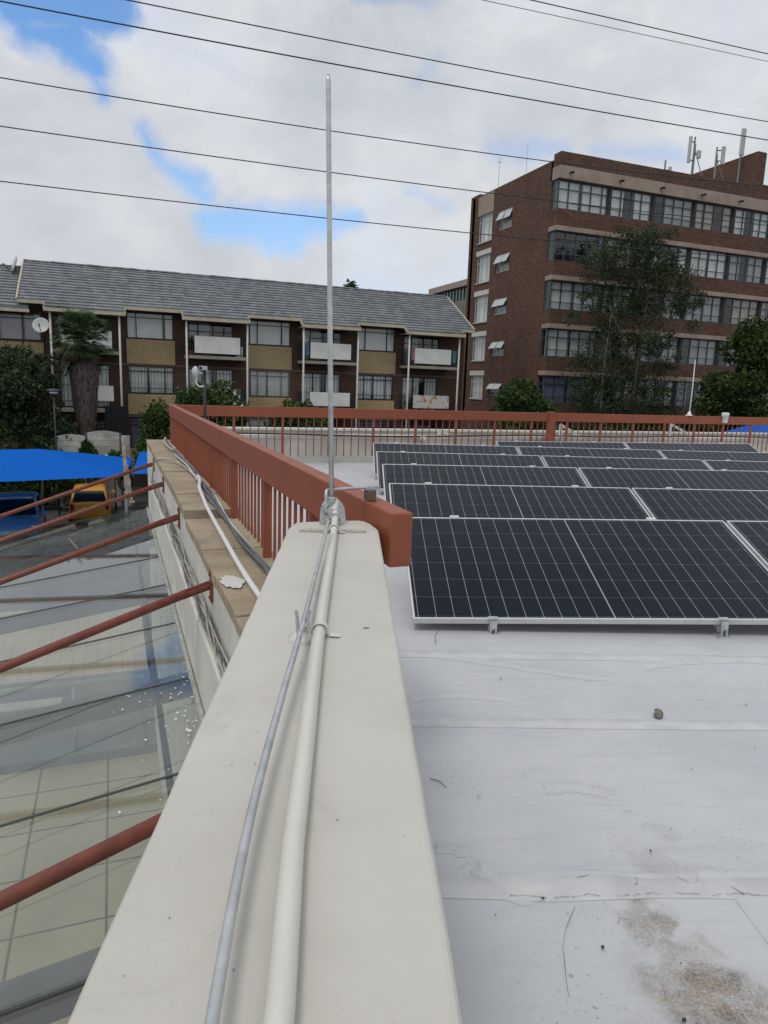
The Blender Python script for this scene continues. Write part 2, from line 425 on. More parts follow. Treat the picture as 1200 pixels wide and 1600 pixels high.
def rusty_panel_mat():
    M = bpy.data.materials.new('peeling_white_panel'); M.use_nodes = True
    k = NT(M.node_tree); b = k.n['Principled BSDF']; b.inputs['Roughness'].default_value = .7
    g = k.new('ShaderNodeNewGeometry').outputs['Position']
    n = k.noise(g, 2.3, 6, .65, .8)
    col = k.mix(k.smooth(n, .54, .60), (.58, .57, .52, 1), (.40, .18, .045, 1))
    col = k.mix(k.smooth(k.noise(g, 1.6, 5, .6, .5), .60, .66), col, (.40, .41, .42, 1))
    k.link(col, b.inputs['Base Color'])
    return M


peel_m = rusty_panel_mat()


def shade_net_mat():
    M = bpy.data.materials.new('blue_shade_net'); M.use_nodes = True
    k = NT(M.node_tree); k.n.clear()
    g = k.new('ShaderNodeNewGeometry').outputs['Position']
    n = k.noise(k.vmath('MULTIPLY', g, (1, 3, 1)), 1.2, 4, .6)
    col = k.mix(n, (.010, .11, .50, 1), (.016, .15, .60, 1))
    d = k.new('ShaderNodeBsdfDiffuse'); k.link(col, d.inputs[0])
    t = k.new('ShaderNodeBsdfTranslucent'); k.link(col, t.inputs[0])
    x = k.new('ShaderNodeMixShader'); x.inputs[0].default_value = .12
    k.link(d.outputs[0], x.inputs[1]); k.link(t.outputs[0], x.inputs[2])
    o = k.new('ShaderNodeOutputMaterial'); k.link(x.outputs[0], o.inputs[0])
    return M


net_m = shade_net_mat()
lf_dark = leaf_mat('dark_leaves', (.014, .030, .012), (.054, .092, .035), (.075, .11, .05))
lf_mid = leaf_mat('green_leaves', (.022, .045, .010), (.070, .120, .028), (.10, .16, .05))
lf_olive = leaf_mat('olive_leaves', (.022, .036, .016), (.074, .098, .044), (.105, .135, .06))
lf_lime = leaf_mat('yellow_green_leaves', (.014, .030, .008), (.070, .108, .020), (.125, .17, .032))
lf_palm = leaf_mat('palm_leaves', (.022, .048, .016), (.080, .130, .046), (.11, .15, .06))
lf_skirt = leaf_mat('dead_palm_leaves', (.045, .040, .018), (.14, .115, .05), (.19, .16, .08))
petal_w = leaf_mat('white_petals', (.55, .55, .5), (.7, .7, .65))
petal_p = leaf_mat('pink_petals', (.35, .05, .09), (.55, .10, .16))
petal_y = leaf_mat('yellow_petals', (.5, .36, .02), (.65, .5, .05))
fibre_m = mat('palm_fibre', (.20, .15, .125), .95, var=.5, vscale=14, bump=.9, bscale=22, tint=(.10, .075, .06))


# ------------------------------------------------------------------ mesh helpers
class MB:
    def __init__(s): s.v = []; s.f = []
    def add(s, vs, fs):
        o = len(s.v); s.v += [tuple(map(float, q)) for q in vs]; s.f += [tuple(o + i for i in f) for f in fs]; return s
    def box(s, x0, x1, y0, y1, z0, z1):
        return s.add([(x0, y0, z0), (x1, y0, z0), (x1, y1, z0), (x0, y1, z0), (x0, y0, z1), (x1, y0, z1), (x1, y1, z1), (x0, y1, z1)],
                     [(0, 3, 2, 1), (4, 5, 6, 7), (0, 1, 5, 4), (1, 2, 6, 5), (2, 3, 7, 6), (3, 0, 4, 7)])
    def obox(s, c, ax, ay, az):
        """box about c with half-axis vectors"""
        c, ax, ay, az = (np.array(q, float) for q in (c, ax, ay, az))
        vs = [c + i * ax + j * ay + k * az for k in (-1, 1) for (i, j) in ((-1, -1), (1, -1), (1, 1), (-1, 1))]
        return s.add(vs, [(0, 3, 2, 1), (4, 5, 6, 7), (0, 1, 5, 4), (1, 2, 6, 5), (2, 3, 7, 6), (3, 0, 4, 7)])
    def bar(s, p, q, w, h, up=(0, 0, 1)):
        p, q = np.array(p, float), np.array(q, float); d = q - p; L = np.linalg.norm(d); d /= L
        u = np.array(up, float); sd_ = np.cross(d, u)
        if np.linalg.norm(sd_) < 1e-5: sd_ = np.cross(d, (1, 0, 0))
        sd_ /= np.linalg.norm(sd_); u = np.cross(sd_, d)
        return s.obox((p + q) / 2, d * L / 2, sd_ * w / 2, u * h / 2)
    def prism(s, poly, z0, z1):
        n = len(poly)
        vs = [(x, y, z0) for x, y in poly] + [(x, y, z1) for x, y in poly]
        return s.add(vs, [tuple(range(n - 1, -1, -1)), tuple(range(n, 2 * n))] + [(i, (i + 1) % n, n + (i + 1) % n, n + i) for i in range(n)])
    def tube(s, pts, r, n=8, cap=True):
        pts = [np.array(p, float) for p in pts]; m_ = len(pts)
        rs = r if hasattr(r, '__len__') else [r] * m_
        vs = []; fs = []; ref = None
        for i, p in enumerate(pts):
            d = pts[min(i + 1, m_ - 1)] - pts[max(i - 1, 0)]; d /= (np.linalg.norm(d) + 1e-12)
            if ref is None: ref = np.array((0, 0, 1.)) if abs(d[2]) < .9 else np.array((1., 0, 0))
            a = np.cross(d, ref); a /= np.linalg.norm(a); b = np.cross(a, d); ref = b
            for k in range(n):
                t = 2 * math.pi * k / n; vs.append(p + rs[i] * (math.cos(t) * a + math.sin(t) * b))
        for i in range(m_ - 1):
            for k in range(n):
                fs.append((i * n + k, i * n + (k + 1) % n, (i + 1) * n + (k + 1) % n, (i + 1) * n + k))
        if cap: fs += [tuple(range(n - 1, -1, -1)), tuple((m_ - 1) * n + k for k in range(n))]
        return s.add(vs, fs)
    def lathe(s, prof, c=(0, 0, 0), n=20, axis=(0, 0, 1)):
        """profile of (radius, height) turned about an axis through c"""
        A = np.array(axis, float); A /= np.linalg.norm(A)
        e1 = np.cross(A, (0, 0, 1.)) if abs(A[2]) < .9 else np.array((1., 0, 0)); e1 /= np.linalg.norm(e1); e2 = np.cross(A, e1)
        vs = []; fs = []
        for (r, h) in prof:
            for k in range(n):
                t = 2 * math.pi * k / n; vs.append(np.array(c) + A * h + r * (math.cos(t) * e1 + math.sin(t) * e2))
        for i in range(len(prof) - 1):
            for k in range(n): fs.append((i * n + k, i * n + (k + 1) % n, (i + 1) * n + (k + 1) % n, (i + 1) * n + k))
        return s.add(vs, fs)
    def build(s, name, material, parent=None, smooth=False, bevel=0.0, bseg=2):
        off = world_loc(parent) if parent else np.zeros(3)
        me = bpy.data.meshes.new(name)
        v = np.array(s.v, float).reshape(-1, 3) - off
        me.from_pydata(v.tolist(), [], s.f); me.update()
        if len(s.f) < 60000:
            bm = bmesh.new(); bm.from_mesh(me); bmesh.ops.recalc_face_normals(bm, faces=bm.faces); bm.to_mesh(me); bm.free()
        if smooth: me.polygons.foreach_set('use_smooth', [True] * len(me.polygons))
        me.materials.append(material)
        o = bpy.data.objects.new(name, me); COL.objects.link(o)
        if parent: o.parent = parent
        if bevel:
            b = o.modifiers.new('bevel', 'BEVEL'); b.width = bevel; b.segments = bseg; b.limit_method = 'ANGLE'; b.angle_limit = R_(40)
        if smooth and not bevel:
            pass
        return o


def world_loc(o):
    p = np.array(o.location, float)
    while o.parent is not None:
        o = o.parent; p = p + np.array(o.location, float)
    return p


def tag(o, label=None, cat=None, group=None, kind=None):
    if label: o['label'] = label
    if cat: o['category'] = cat
    if group: o['group'] = group
    if kind: o['kind'] = kind
    return o


def thing(name, label, cat, loc=(0, 0, 0), group=None):
    o = bpy.data.objects.new(name, None); COL.objects.link(o); o.location = loc; o.empty_display_size = .2
    return tag(o, label, cat, group)


def kid(src, parent, offset=(0, 0, 0)):
    c = src.copy(); COL.objects.link(c); c.parent = parent
    c.location = Vector(src.location) + Vector(offset)
    return c


def copy_tree(o, parent=None):
    c = o.copy(); COL.objects.link(c)
    if parent is not None: c.parent = parent
    for ch in list(o.children): copy_tree(ch, c)
    return c


def quads_mesh(name, P, faces_n, material, parent=None, smooth=False):
    """P: (N, k, 3) array of k-gons"""
    N, k = P.shape[0], P.shape[1]
    off = world_loc(parent) if parent else np.zeros(3)
    me = bpy.data.meshes.new(name)
    me.vertices.add(N * k); me.vertices.foreach_set('co', (P.reshape(-1, 3) - off).astype(np.float32).ravel())
    me.loops.add(N * k); me.loops.foreach_set('vertex_index', np.arange(N * k, dtype=np.int32))
    me.polygons.add(N); me.polygons.foreach_set('loop_start', np.arange(0, N * k, k, dtype=np.int32))
    me.update(calc_edges=True); me.validate()
    me.materials.append(material)
    o = bpy.data.objects.new(name, me); COL.objects.link(o)
    if parent: o.parent = parent
    return o


def leaves(centres, size, rng, droop=.3, long=1.9):
    """pointed leaf quads scattered at the centres, random directions"""
    N = len(centres)
    a = rng.normal(size=(N, 3)); a[:, 2] -= droop; a /= np.linalg.norm(a, axis=1)[:, None]
    b = rng.normal(size=(N, 3)); b -= (b * a).sum(1)[:, None] * a; b /= np.linalg.norm(b, axis=1)[:, None]
    s_ = size * rng.uniform(.6, 1.35, N)[:, None]
    c = np.asarray(centres)
    return np.stack([c - a * s_ * .5 * long, c + b * s_ * .45, c + a * s_ * .5 * long, c - b * s_ * .45], 1)


def clump_points(clumps, n, rng, shell=.55):
    """points spread through ellipsoid clumps (x, y, z, rx, ry, rz), denser near their skins"""
    vol = np.array([(c[3] * c[4] * c[5]) ** .75 for c in clumps]); cnt = rng.multinomial(n, vol / vol.sum())
    out = []
    for c, k in zip(clumps, cnt):
        d = rng.normal(size=(k, 3)); d /= np.linalg.norm(d, axis=1)[:, None]
        r = shell + (1 - shell) * rng.random(k) ** .6
        r = r * (1 + .28 * np.sin(7 * d[:, 0] + c[0] * 3) * np.sin(6 * d[:, 2] + c[2] * 5))
        out.append(np.array(c[:3]) + d * r[:, None] * np.array(c[3:6]))
    return np.concatenate(out)


def sub_clumps(cx, cy, cz, rx, ry, rz, n, rng, s=.36):
    """break one crown ellipsoid into n ragged clumps"""
    out = []
    for i in range(n):
        d = rng.normal(size=3); d /= np.linalg.norm(d); r = rng.uniform(.35, 1.0)
        q = rng.uniform(.65, 1.35) * s
        out.append((cx + d[0] * rx * r * .85, cy + d[1] * ry * r * .85, cz + d[2] * rz * r * .85, rx * q, ry * q, rz * q * .85))
    return out


def walled(mb, x0, x1, z0, z1, y0, y1, openings):
    """a wall slab in the xz plane between y0 and y1, cut by rectangular openings (xa, xb, za, zb)"""
    zs = sorted({z0, z1} | {q for o in openings for q in o[2:4] if z0 < q < z1})
    for za, zb in zip(zs[:-1], zs[1:]):
        zm = (za + zb) / 2
        cut = sorted((o[0], o[1]) for o in openings if o[2] < zm < o[3])
        x = x0
        for a, b in cut:
            if a > x: mb.box(x, a, y0, y1, za, zb)
            x = max(x, b)
        if x < x1: mb.box(x, x1, y0, y1, za, zb)
    return mb


# ------------------------------------------------------------------ ground and the terrace below the glass
GZ = -1.1
s = MB(); s.add([(-900, -300, GZ), (900, -300, GZ), (900, 1800, GZ), (-900, 1800, GZ)], [(0, 1, 2, 3)])
tag(s.build('ground', asphalt), kind='structure')
s = MB().box(-9, .44, -4, 9.0, GZ, -.40); tag(s.build('tiled_terrace', tile_m), kind='structure')
s = MB().box(-9, .44, 9.0, 9.35, GZ, -.28); tag(s.build('terrace_kerb', mat('blue_grey_kerb', (.13, .16, .18), .6, var=.2, vscale=3)), kind='structure')
s = MB().box(-9, .44, 9.36, 12.4, GZ, -.62); tag(s.build('lower_path', mat('purple_grey_paving', (.15, .135, .155), .7, var=.25, vscale=1.5)), kind='structure')
s = MB().box(-9, .44, 12.41, 17.0, GZ, -.80); tag(s.build('brick_path', paver_m), kind='structure')

# ------------------------------------------------------------------ the roof we stand on
RZ = 3.2
WN = np.array([.948, -.317]); WD = np.array([.317, .948])      # across and along the dividing wall


def W(n, d, z): q = WN * n + WD * d; return (q[0], q[1], z)


s = MB(); s.add([(*W(0, -4.2, 0)[:2], RZ), (26, -4, RZ), (26, 11.2, RZ), (.80, 11.2, RZ), (.80, 2.3, RZ), (*W(0, 2.0, 0)[:2], RZ)], [(0, 1, 2, 3, 4, 5)])
roof_floor = tag(s.build('roof_floor', roof_m), kind='structure')


seam_m = mat('fresh_silver_paint', (.565, .572, .585), .45, var=.16, vscale=9, bump=.2, bscale=20)


def strip(d0, d1, a0, a1, h=.005, wob_=.006, seed=1):
    rg = np.random.default_rng(seed); n = 60; mb = MB(); vs = []; fs = []
    for i in range(n + 1):
        a = a0 + (a1 - a0) * i / n
        e0 = d0 + rg.normal() * wob_ * .5; e1 = d1 + rg.normal() * wob_ * .5
        for dd, zz in ((e0, .001), (e0 + .012, h), (e1 - .012, h), (e1, .001)): vs.append(W(a, dd, RZ + zz))
    for i in range(n):
        for k in range(3): fs.append((i * 4 + k, i * 4 + k + 1, (i + 1) * 4 + k + 1, (i + 1) * 4 + k))
    return mb.add(vs, fs)


for i, (a, b, sd_) in enumerate(((2.50, 2.58, 1), (3.20, 3.29, 2), (1.58, 1.66, 3), (.55, .65, 4))):
    tag(strip(a, b, .10, 9.0, .007, .012 if sd_ == 3 else .005, sd_).build('membrane_seam', seam_m, smooth=True), kind='structure')
mb = MB(); vs = []; fs = []
for i in range(41):                                            # a lap running along the wall
    dd = -1.0 + 2.58 * i / 40; 
    for aa, zz in ((1.04, .001), (1.055, .007), (1.14, .007), (1.155, .001)): vs.append(W(aa, dd, RZ + zz))
for i in range(40):
    for k in range(3): fs.append((i * 4 + k, i * 4 + k + 1, (i + 1) * 4 + k + 1, (i + 1) * 4 + k))
tag(mb.add(vs, fs).build('membrane_lap', roof_m, smooth=True), kind='structure')

# the cream wall the photographer leans on
WT = 4.06
def plan(n, d): q = WN * n + WD * d; return (q[0], q[1])
w_l, w_r = -.1885, .091
def edge_at(n, Y): return WN[0] * n + WD[0] * ((Y - WN[1] * n) / WD[1])
poly = [plan(w_l, -3.0), plan(w_r, -3.0), (edge_at(w_r, 1.98), 1.98), (.766, 2.06), (.755, 2.135), (.56, 2.14), (.525, 2.115), (edge_at(w_l, 2.06), 2.06)]
def jag(n_, ds): return [plan(n_ + random.uniform(-.0011, .0011), q) for q in ds]
poly = [plan(w_l, -3.0), plan(w_r, -3.0)] + jag(w_r, np.arange(.2, 1.62, .075)) + [(edge_at(w_r, 1.98), 1.98), (.766, 2.06), (.762, 2.118), (.745, 2.138), (.56, 2.146), (.530, 2.136), (edge_at(w_l, 2.06), 2.06)] + jag(w_l, np.arange(1.92, .2, -.075))
t = thing('parapet_wall', 'cream painted parapet wall running from the foreground up to the red railing', 'wall', W(-.05, 0, RZ))
MB().prism(poly, GZ, WT).build('wall', plaster_m, t, bevel=.008, bseg=3)
sp = MB()
for i in range(46):
    n_, d_ = random.uniform(-.17, .08), random.uniform(.42, 2.0)
    r_ = random.uniform(.0004, .0012); c_ = W(n_, d_, WT + .0012)
    sp.add([(c_[0] + r_ * math.cos(a) * random.uniform(.7, 1.3), c_[1] + r_ * math.sin(a) * random.uniform(.7, 1.3), c_[2]) for a in (0, 1.2, 2.4, 3.6, 4.8)], [(0, 1, 2, 3, 4)])
c_ = W(.035, 1.222, WT + .0012); sp.add([(c_[0] - .008, c_[1] - .003, c_[2]), (c_[0] + .002, c_[1] - .004, c_[2]), (c_[0] + .009, c_[1] + .001, c_[2]), (c_[0], c_[1] + .004, c_[2])], [(0, 1, 2, 3)])
sp.build('dirt_fleck', mat('wall_grime', (.26, .245, .21), .9), t)
pm = MB()                                                      # mortar bead under the rod's clamp
pts = [W(-.150 + .2 * i / 14, 2.058 + .012 * i / 14 + random.uniform(-.003, .003), WT + .002) for i in range(15)]
pm.tube(pts, [.004] + [.0075 + random.uniform(-.002, .002) for _ in range(13)] + [.004], 6).build('mortar_bead', mat('mortar', (.50, .47, .41), .9, var=.3, vscale=60, bump=.5, bscale=90), t, smooth=True)

# conduit and its saddles
t = thing('conduit', 'white painted conduit pipe lying along the top of the cream wall', 'pipe', W(-.04, 1.2, WT))
pts = [W(-.047 + .004 * math.sin(i * .8) * .4 + (.006 if d_ < .5 else 0), d_, WT + .0124) for i, d_ in enumerate(np.linspace(-2.5, 2.13, 28))]
pts += [W(-.047, 2.16, WT + .022), W(-.048, 2.19, WT + .045), W(-.048, 2.20, WT + .075)]
MB().tube(pts, .0108, 14).build('tube', pipe_white, t, smooth=True)
for dd in (1.175, .15, 2.05):
    sb = MB()
    arc = [W(-.047 + .0132 * math.cos(a), dd, WT + .0124 + .0132 * math.sin(a)) for a in np.linspace(0, math.pi, 9)]
    arc = [W(-.047 + .034, dd, WT + .003), W(-.047 + .0158, dd, WT + .004)] + arc + [W(-.047 - .0158, dd, WT + .004), W(-.047 - .034, dd, WT + .003)]
    A_ = np.array(arc); c0 = np.array(W(-.047, dd, WT + .010)); hw_ = np.array((WD[0], WD[1], 0)) * .008
    o_ = A_ - c0; o_ = o_ / np.linalg.norm(o_, axis=1)[:, None] * .0016
    vs = [q for a_, u_ in zip(A_, o_) for q in (a_ - hw_, a_ + hw_, a_ + hw_ + u_, a_ - hw_ + u_)]
    fs = [(4 * i + k, 4 * i + (k + 1) % 4, 4 * i + 4 + (k + 1) % 4, 4 * i + 4 + k) for i in range(len(A_) - 1) for k in range(4)]
    sb.add(vs, fs)
    sb.build('saddle', pipe_white, t)

# earth wire on standoff clips
t = thing('earth_wire', 'bare galvanised earth wire on clips running beside the white conduit', 'wire', W(-.08, 1.2, WT))
cl_pts = [(-.069, 2.224, .060), (-.0705, 2.12, .056), (-.074, 1.752, .050), (-.080, 1.332, .056), (-.0835, 1.16, .060), (-.090, .928, .052), (-.094, .647, .044), (-.087, .415, .040), (-.07, .1, .05), (-.06, -.6, .05), (-.06, -1.6, .05)]
def smooth_path(P, n):
    P = np.array(P, float); t_ = np.arange(len(P)); out = []
    for x in np.linspace(0, len(P) - 1, n):
        i = min(int(x), len(P) - 2); f = x - i
        p0, p1, p2, p3 = P[max(i - 1, 0)], P[i], P[i + 1], P[min(i + 2, len(P) - 1)]
        out.append(.5 * ((2 * p1) + (-p0 + p2) * f + (2 * p0 - 5 * p1 + 4 * p2 - p3) * f * f + (-p0 + 3 * p1 - 3 * p2 + p3) * f ** 3))
    return out
# plan positions were read on the wall top; the wire hangs ~5 cm above it, so draw it in towards the camera accordingly
path = []
for (n_, d_, h_) in cl_pts:
    h_ = h_ * .62 if d_ < 2.05 else h_
    kf = 1 - h_ / .44
    path.append(W(n_ * kf, d_ * kf, WT + h_))
MB().tube(smooth_path(path, 90), .0049, 10).build('conductor', steel, t, smooth=True)
for (n_, d_) in ((-.0765, 1.155), (-.062, -.35)):
    b = MB(); z_ = WT
    b.lathe([(.024, 0), (.025, .006), (.017, .009), (.013, .018), (0, .018)], W(n_, d_, z_), 18)
    b.build('clip_foot', pipe_white, t, smooth=True)
    c = MB()
    for sgn in (-1, 1): c.bar(W(n_ + sgn * .0085, d_, z_ + .014), W(n_ + sgn * .0100, d_, z_ + .044), .020, .0045, up=(WN[0], WN[1], 0))
    c.bar(W(n_ - .0095, d_, z_ + .020), W(n_ + .0095, d_, z_ + .020), .014, .005)
    for sgn in (-1, 1):
        for dd in (-.005, .005): c.bar(W(n_ + sgn * .010, d_ + dd, z_ + .045), W(n_ + sgn * .013, d_ + dd, z_ + .053), .004, .003, up=(WD[0], WD[1], 0))
    c.build('clip', steel, t)

# lightning rod at the end of the wall
t = thing('lightning_rod', 'tall galvanised lightning rod clamped to the end of the cream wall', 'lightning rod', (.641, 2.1, WT))
MB().tube([(.641, 2.1, 4.085), (.630, 2.1, 4.45), (.604, 2.1, 5.355), (.6035, 2.1, 5.372)], [.0083, .0082, .0075, .004], 12).build('rod', steel, t, smooth=True)
b = MB(); b.lathe([(.016, 0), (.016, .012), (.012, .016), (.012, .03), (.015, .032), (.015, .046), (.010, .05)], (.6405, 2.1, 4.098), 6)
b.lathe([(.024, 0), (.026, .006), (.022, .012), (0, .013)], (.6405, 2.1, 4.07), 14).build('ferrule', steel, t)
b = MB(); b.bar((.607, 2.09, WT + .004), (.612, 2.095, WT + .055), .018, .004, up=(0, 1, 0)).bar((.612, 2.095, WT + .055), (.63, 2.10, WT + .078), .018, .004, up=(0, 1, 0))
b.bar((.677, 2.09, WT + .004), (.671, 2.095, WT + .055), .018, .004, up=(0, 1, 0)).bar((.671, 2.095, WT + .055), (.65, 2.10, WT + .078), .018, .004, up=(0, 1, 0))
b.bar((.612, 2.085, WT + .045), (.672, 2.085, WT + .047), .012, .010).bar((.62, 2.07, WT + .033), (.66, 2.07, WT + .033), .02, .014)
b.build('clamp', steel, t)
MB().tube([(.622, 2.1, 4.10), (.621, 2.1, 4.155), (.624, 2.105, 4.166), (.634, 2.11, 4.168), (.78, 2.16, 4.166), (.828, 2.17, 4.163)], .0056, 10).build('bonding_strap', steel, t, smooth=True)
b = MB().box(.780, .812, 2.15, 2.19, 4.120, 4.156); b.build('rail_clamp', mat('brown_clamp', (.16, .10, .075), .6, var=.3, vscale=40), t, bevel=.003)
MB().box(.772, .822, 2.155, 2.185, 4.157, 4.163).build('clamp_plate', steel, t)

# ------------------------------------------------------------------ railings
RT = 4.119; RB = 3.948; BX0, BX1 = .778, .852; FY0, FY1 = 11.03, 11.085
t = thing('side_railing', 'long red oxide railing running away beside the brick coping', 'railing', (.795, 6.5, 3.5))
MB().box(BX0, BX1, 1.93, FY1, RB, RT).build('top_beam', red_paint, t, bevel=.005)
bal = None; k = 0
y = 2.42
posts = [2.9, 3.9, 5.1, 6.3, 7.5, 8.7, 9.9, 10.95]
n_b = 0
while y < 10.9:
    if min(abs(y - q) for q in posts) > .05 and n_b < 96:
        if bal is None:
            bal = MB().box(.795, .809, y - .007, y + .007, 3.535, RB).build('baluster', red_paint, t); y0b = y
        else: kid(bal, t, (0, y - y0b, 0))
        n_b += 1
    y += .115
for q in posts + [2.25]: MB().box(.782, .826 if q > 2.5 else .812, q - .02, q + .02, 3.50, RB).build('post', red_paint, t)

t = thing('end_railing', 'red oxide railing across the far end of the solar roof', 'railing', (7, 11.06, 3.4))
MB().box(BX1 + .002, 18, FY0, FY1, 3.955, 4.116).build('top_beam', red_paint, t, bevel=.006)
bal = None; x = .97; i = 0; cnt = 0
while x < 17.9:
    if i % 6 == 0 and abs(x - 7.59) > .1: MB().box(x - .019, x + .019, 11.04, 11.075, 3.33, 3.965).build('post', red_paint, t)
    elif abs(x - 7.59) > .09 and cnt < 100:
        if bal is None: bal = MB().box(x - .007, x + .007, 11.05, 11.064, 3.33, 3.965).build('baluster', red_paint, t); x0b = x
        else: kid(bal, t, (x - x0b, 0, 0))
        cnt += 1
    x += .1295; i += 1
MB().box(7.53, 7.655, 11.0, 11.10, 3.21, 4.135).build('main_post', red_paint, t, bevel=.006)

# ------------------------------------------------------------------ parapets of this building
t = thing('side_parapet', 'low white parapet with worn brown brick coping under the side railing', 'wall', (.6, 5, GZ))
MB().box(.47, .87, 2.16, 5.22, GZ, 3.435).box(.47, .86, 5.22, 11.56, GZ, 3.475).build('wall', white_wall, t, bevel=.01)
MB().box(.395, .468, 1.7, 9.6, GZ, 3.19).build('ledge', white_wall, t, bevel=.012)
cpn = MB(); ys = [2.16, 2.90, 3.56, 4.15, 4.66, 5.14]
for a, b_ in zip(ys[:-1], ys[1:]):
    dz_ = random.uniform(-.005, .005); cpn.box(.462 + random.uniform(-.004, .004), .868, a + .006, b_ - .006, 3.437, 3.502 + dz_)
ys = [5.24, 5.6, 6.0, 6.5, 7.0, 7.5, 8.05, 8.6, 9.2, 9.8, 10.4, 11.0, 11.565]
for a, b_ in zip(ys[:-1], ys[1:]):
    dz_ = random.uniform(-.005, .005); cpn.box(.462 + random.uniform(-.004, .004), .868, a + .005, b_ - .005, 3.477, 3.548 + dz_)
cpn.build('coping', coping_m, t, bevel=.006)
MB().box(.475, .86, 5.15, 5.236, 3.438, 3.470).build('mortar_joint', mat('dark_mortar', (.06, .05, .04), .95, var=.4, vscale=30, bump=.6, bscale=60), t)
pp = MB(); rg = np.random.default_rng(4)
cxp, cyp = .525, 3.40
pp.add([(cxp + math.cos(a) * .058 * rg.uniform(.7, 1.15), cyp + math.sin(a) * .12 * rg.uniform(.65, 1.2), 3.5115) for a in np.linspace(0, 6.28, 22)[:-1]], [tuple(range(21))])
pp.build('paint_splash', mat('white_splash', (.62, .62, .59), .7, var=.15, vscale=20), t)

t = thing('end_parapet', 'white parapet wall behind the far red railing', 'wall', (8, 11.4, GZ))
MB().box(.872, 24, 11.2, 11.5, GZ, 3.60).build('wall', white_wall, t)
MB().box(.872, 24, 11.17, 11.53, 3.602, 3.655).build('coping', mat('white_coping', (.66, .66, .62), .6, var=.15, vscale=3), t, bevel=.01)
t = thing('back_kerb', 'second white roof edge beyond the far parapet', 'wall', (8, 13.2, GZ))
MB().box(1.4, 24, 12.9, 13.1, GZ, 3.62).build('wall', white_wall, t)
MB().box(1.4, 24, 12.86, 13.14, 3.622, 3.66).build('coping', MATS['white_coping'], t)
MB().box(.6, .9, 11.6, 12.9, GZ, 3.30).build('return_wall', white_wall, t)
s = MB(); s.box(.9, 24, 11.5, 12.88, GZ, 3.25); tag(s.build('neighbour_roof_floor', concrete), kind='structure')

# black cable on the far parapet
pts = [(x_, 11.17 - .006 + .012 * math.sin(x_ * 1.3), 3.675 + .022 * math.sin(x_ * .9 + .6) * math.sin(x_ * .37)) for x_ in np.linspace(1.2, 20, 90)]
tag(MB().tube(pts, .013, 8).build('cable', black_cable, smooth=True), 'thick black cable lying along the top of the far white parapet', 'cable')

# white angle brackets behind the railing
for (x_, z_, wd_, nm) in ((8.02, 3.90, .42, 'middle white pipe bracket behind the far railing, just past the thick red post'), (10.70, 3.95, .62, 'largest white pipe bracket, behind the far railing near the short white rod'), (5.44, 3.77, .20, 'smallest white pipe bracket behind the far railing, above the first back panel')):
    b = MB().box(x_ - .024, x_ + .024, 11.30, 11.345, 3.656, z_)
    b.bar((x_, 11.322, z_ - .02), (x_ + wd_, 11.322, 3.68), .036, .045)
    tag(b.build('pipe_bracket', white_plastic, bevel=.004), nm, 'bracket', 'white pipe brackets on the far parapet')

# small rod and cap on the far railing
t = thing('lightning_rod', 'short thin white rod standing on the far red railing', 'lightning rod', (10.9, 11.057, 4.12))
MB().tube([(10.9, 11.057, 4.125), (10.91, 11.057, 4.6), (10.90, 11.057, 5.23)], [.013, .011, .007], 8).build('rod', white_plastic, t, smooth=True)
MB().lathe([(.075, 0), (.075, .012), (.04, .02), (.028, .07), (.012, .09), (0, .09)], (10.9, 11.057, 4.1205), 14).build('base', white_plastic, t, smooth=True)
b = MB().lathe([(0, 0), (.052, 0), (.058, .02), (.062, .13), (.074, .14), (.074, .20), (.064, .215), (0, .216)], (11.82, 11.01, 3.985), 18)
tag(b.build('pipe_sleeve', white_plastic, smooth=True), 'white plastic pipe sleeve hanging on the face of the far railing', 'pipe sleeve')
b = MB().box(5.03 - .05, 5.03 + .05, 11.10, 11.17, 3.58, 3.655).tube([(5.05, 11.10, 3.615), (5.05, 11.085, 3.615)], .03, 12)
tag(b.build('junction_box', white_plastic, bevel=.008), 'small white junction box on the far parapet under the railing', 'junction box')

# ------------------------------------------------------------------ struts of the glass canopy
def strut(yc, label):
    t = thing('canopy_strut', label, 'strut', (.47, yc, 3.40), 'red struts over the glass canopy')
    p0 = np.array((.43, yc, 3.40)); p1 = np.array((-2.22, yc, 2.465)); dd = (p1 - p0) / np.linalg.norm(p1 - p0)
    MB().tube([p0 + dd * .10, p1], .0235, 14).build('tube', red_worn, t, smooth=True)
    MB().box(.457, .4695, yc - .035, yc + .035, 3.31, 3.49).build('wall_plate', red_worn, t, bevel=.002)
    b = MB(); b.bar((.458, yc, 3.405), p0 + dd * .13, .012, .05).bar((.458, yc, 3.405), p0 + dd * .13, .034, .018)
    b.build('lug', red_worn, t, bevel=.002)
    bt = MB()
    for dz_ in (-.065, .065): bt.lathe([(0, .008), (.009, .008), (.009, 0)], (.457, yc, 3.40 + dz_), 6, (-1, 0, 0))
    bt.build('bolt', red_worn, t)
    MB().box(-2.26, -2.18, yc - .03, yc + .03, 2.372, 2.47).build('end_bracket', red_worn, t, bevel=.003)


for yc, lb in ((1.85, 'nearest red canopy strut, coming from behind the cream wall'), (3.73, 'second nearest red canopy strut, bolted beside the paint splash on the coping'),
               (5.73, 'middle red canopy strut, bolted at the step in the coping'), (7.61, 'fourth red canopy strut, passing in front of the yellow car'), (9.45, 'farthest red canopy strut, passing in front of the blue shade net')):
    strut(yc, lb)

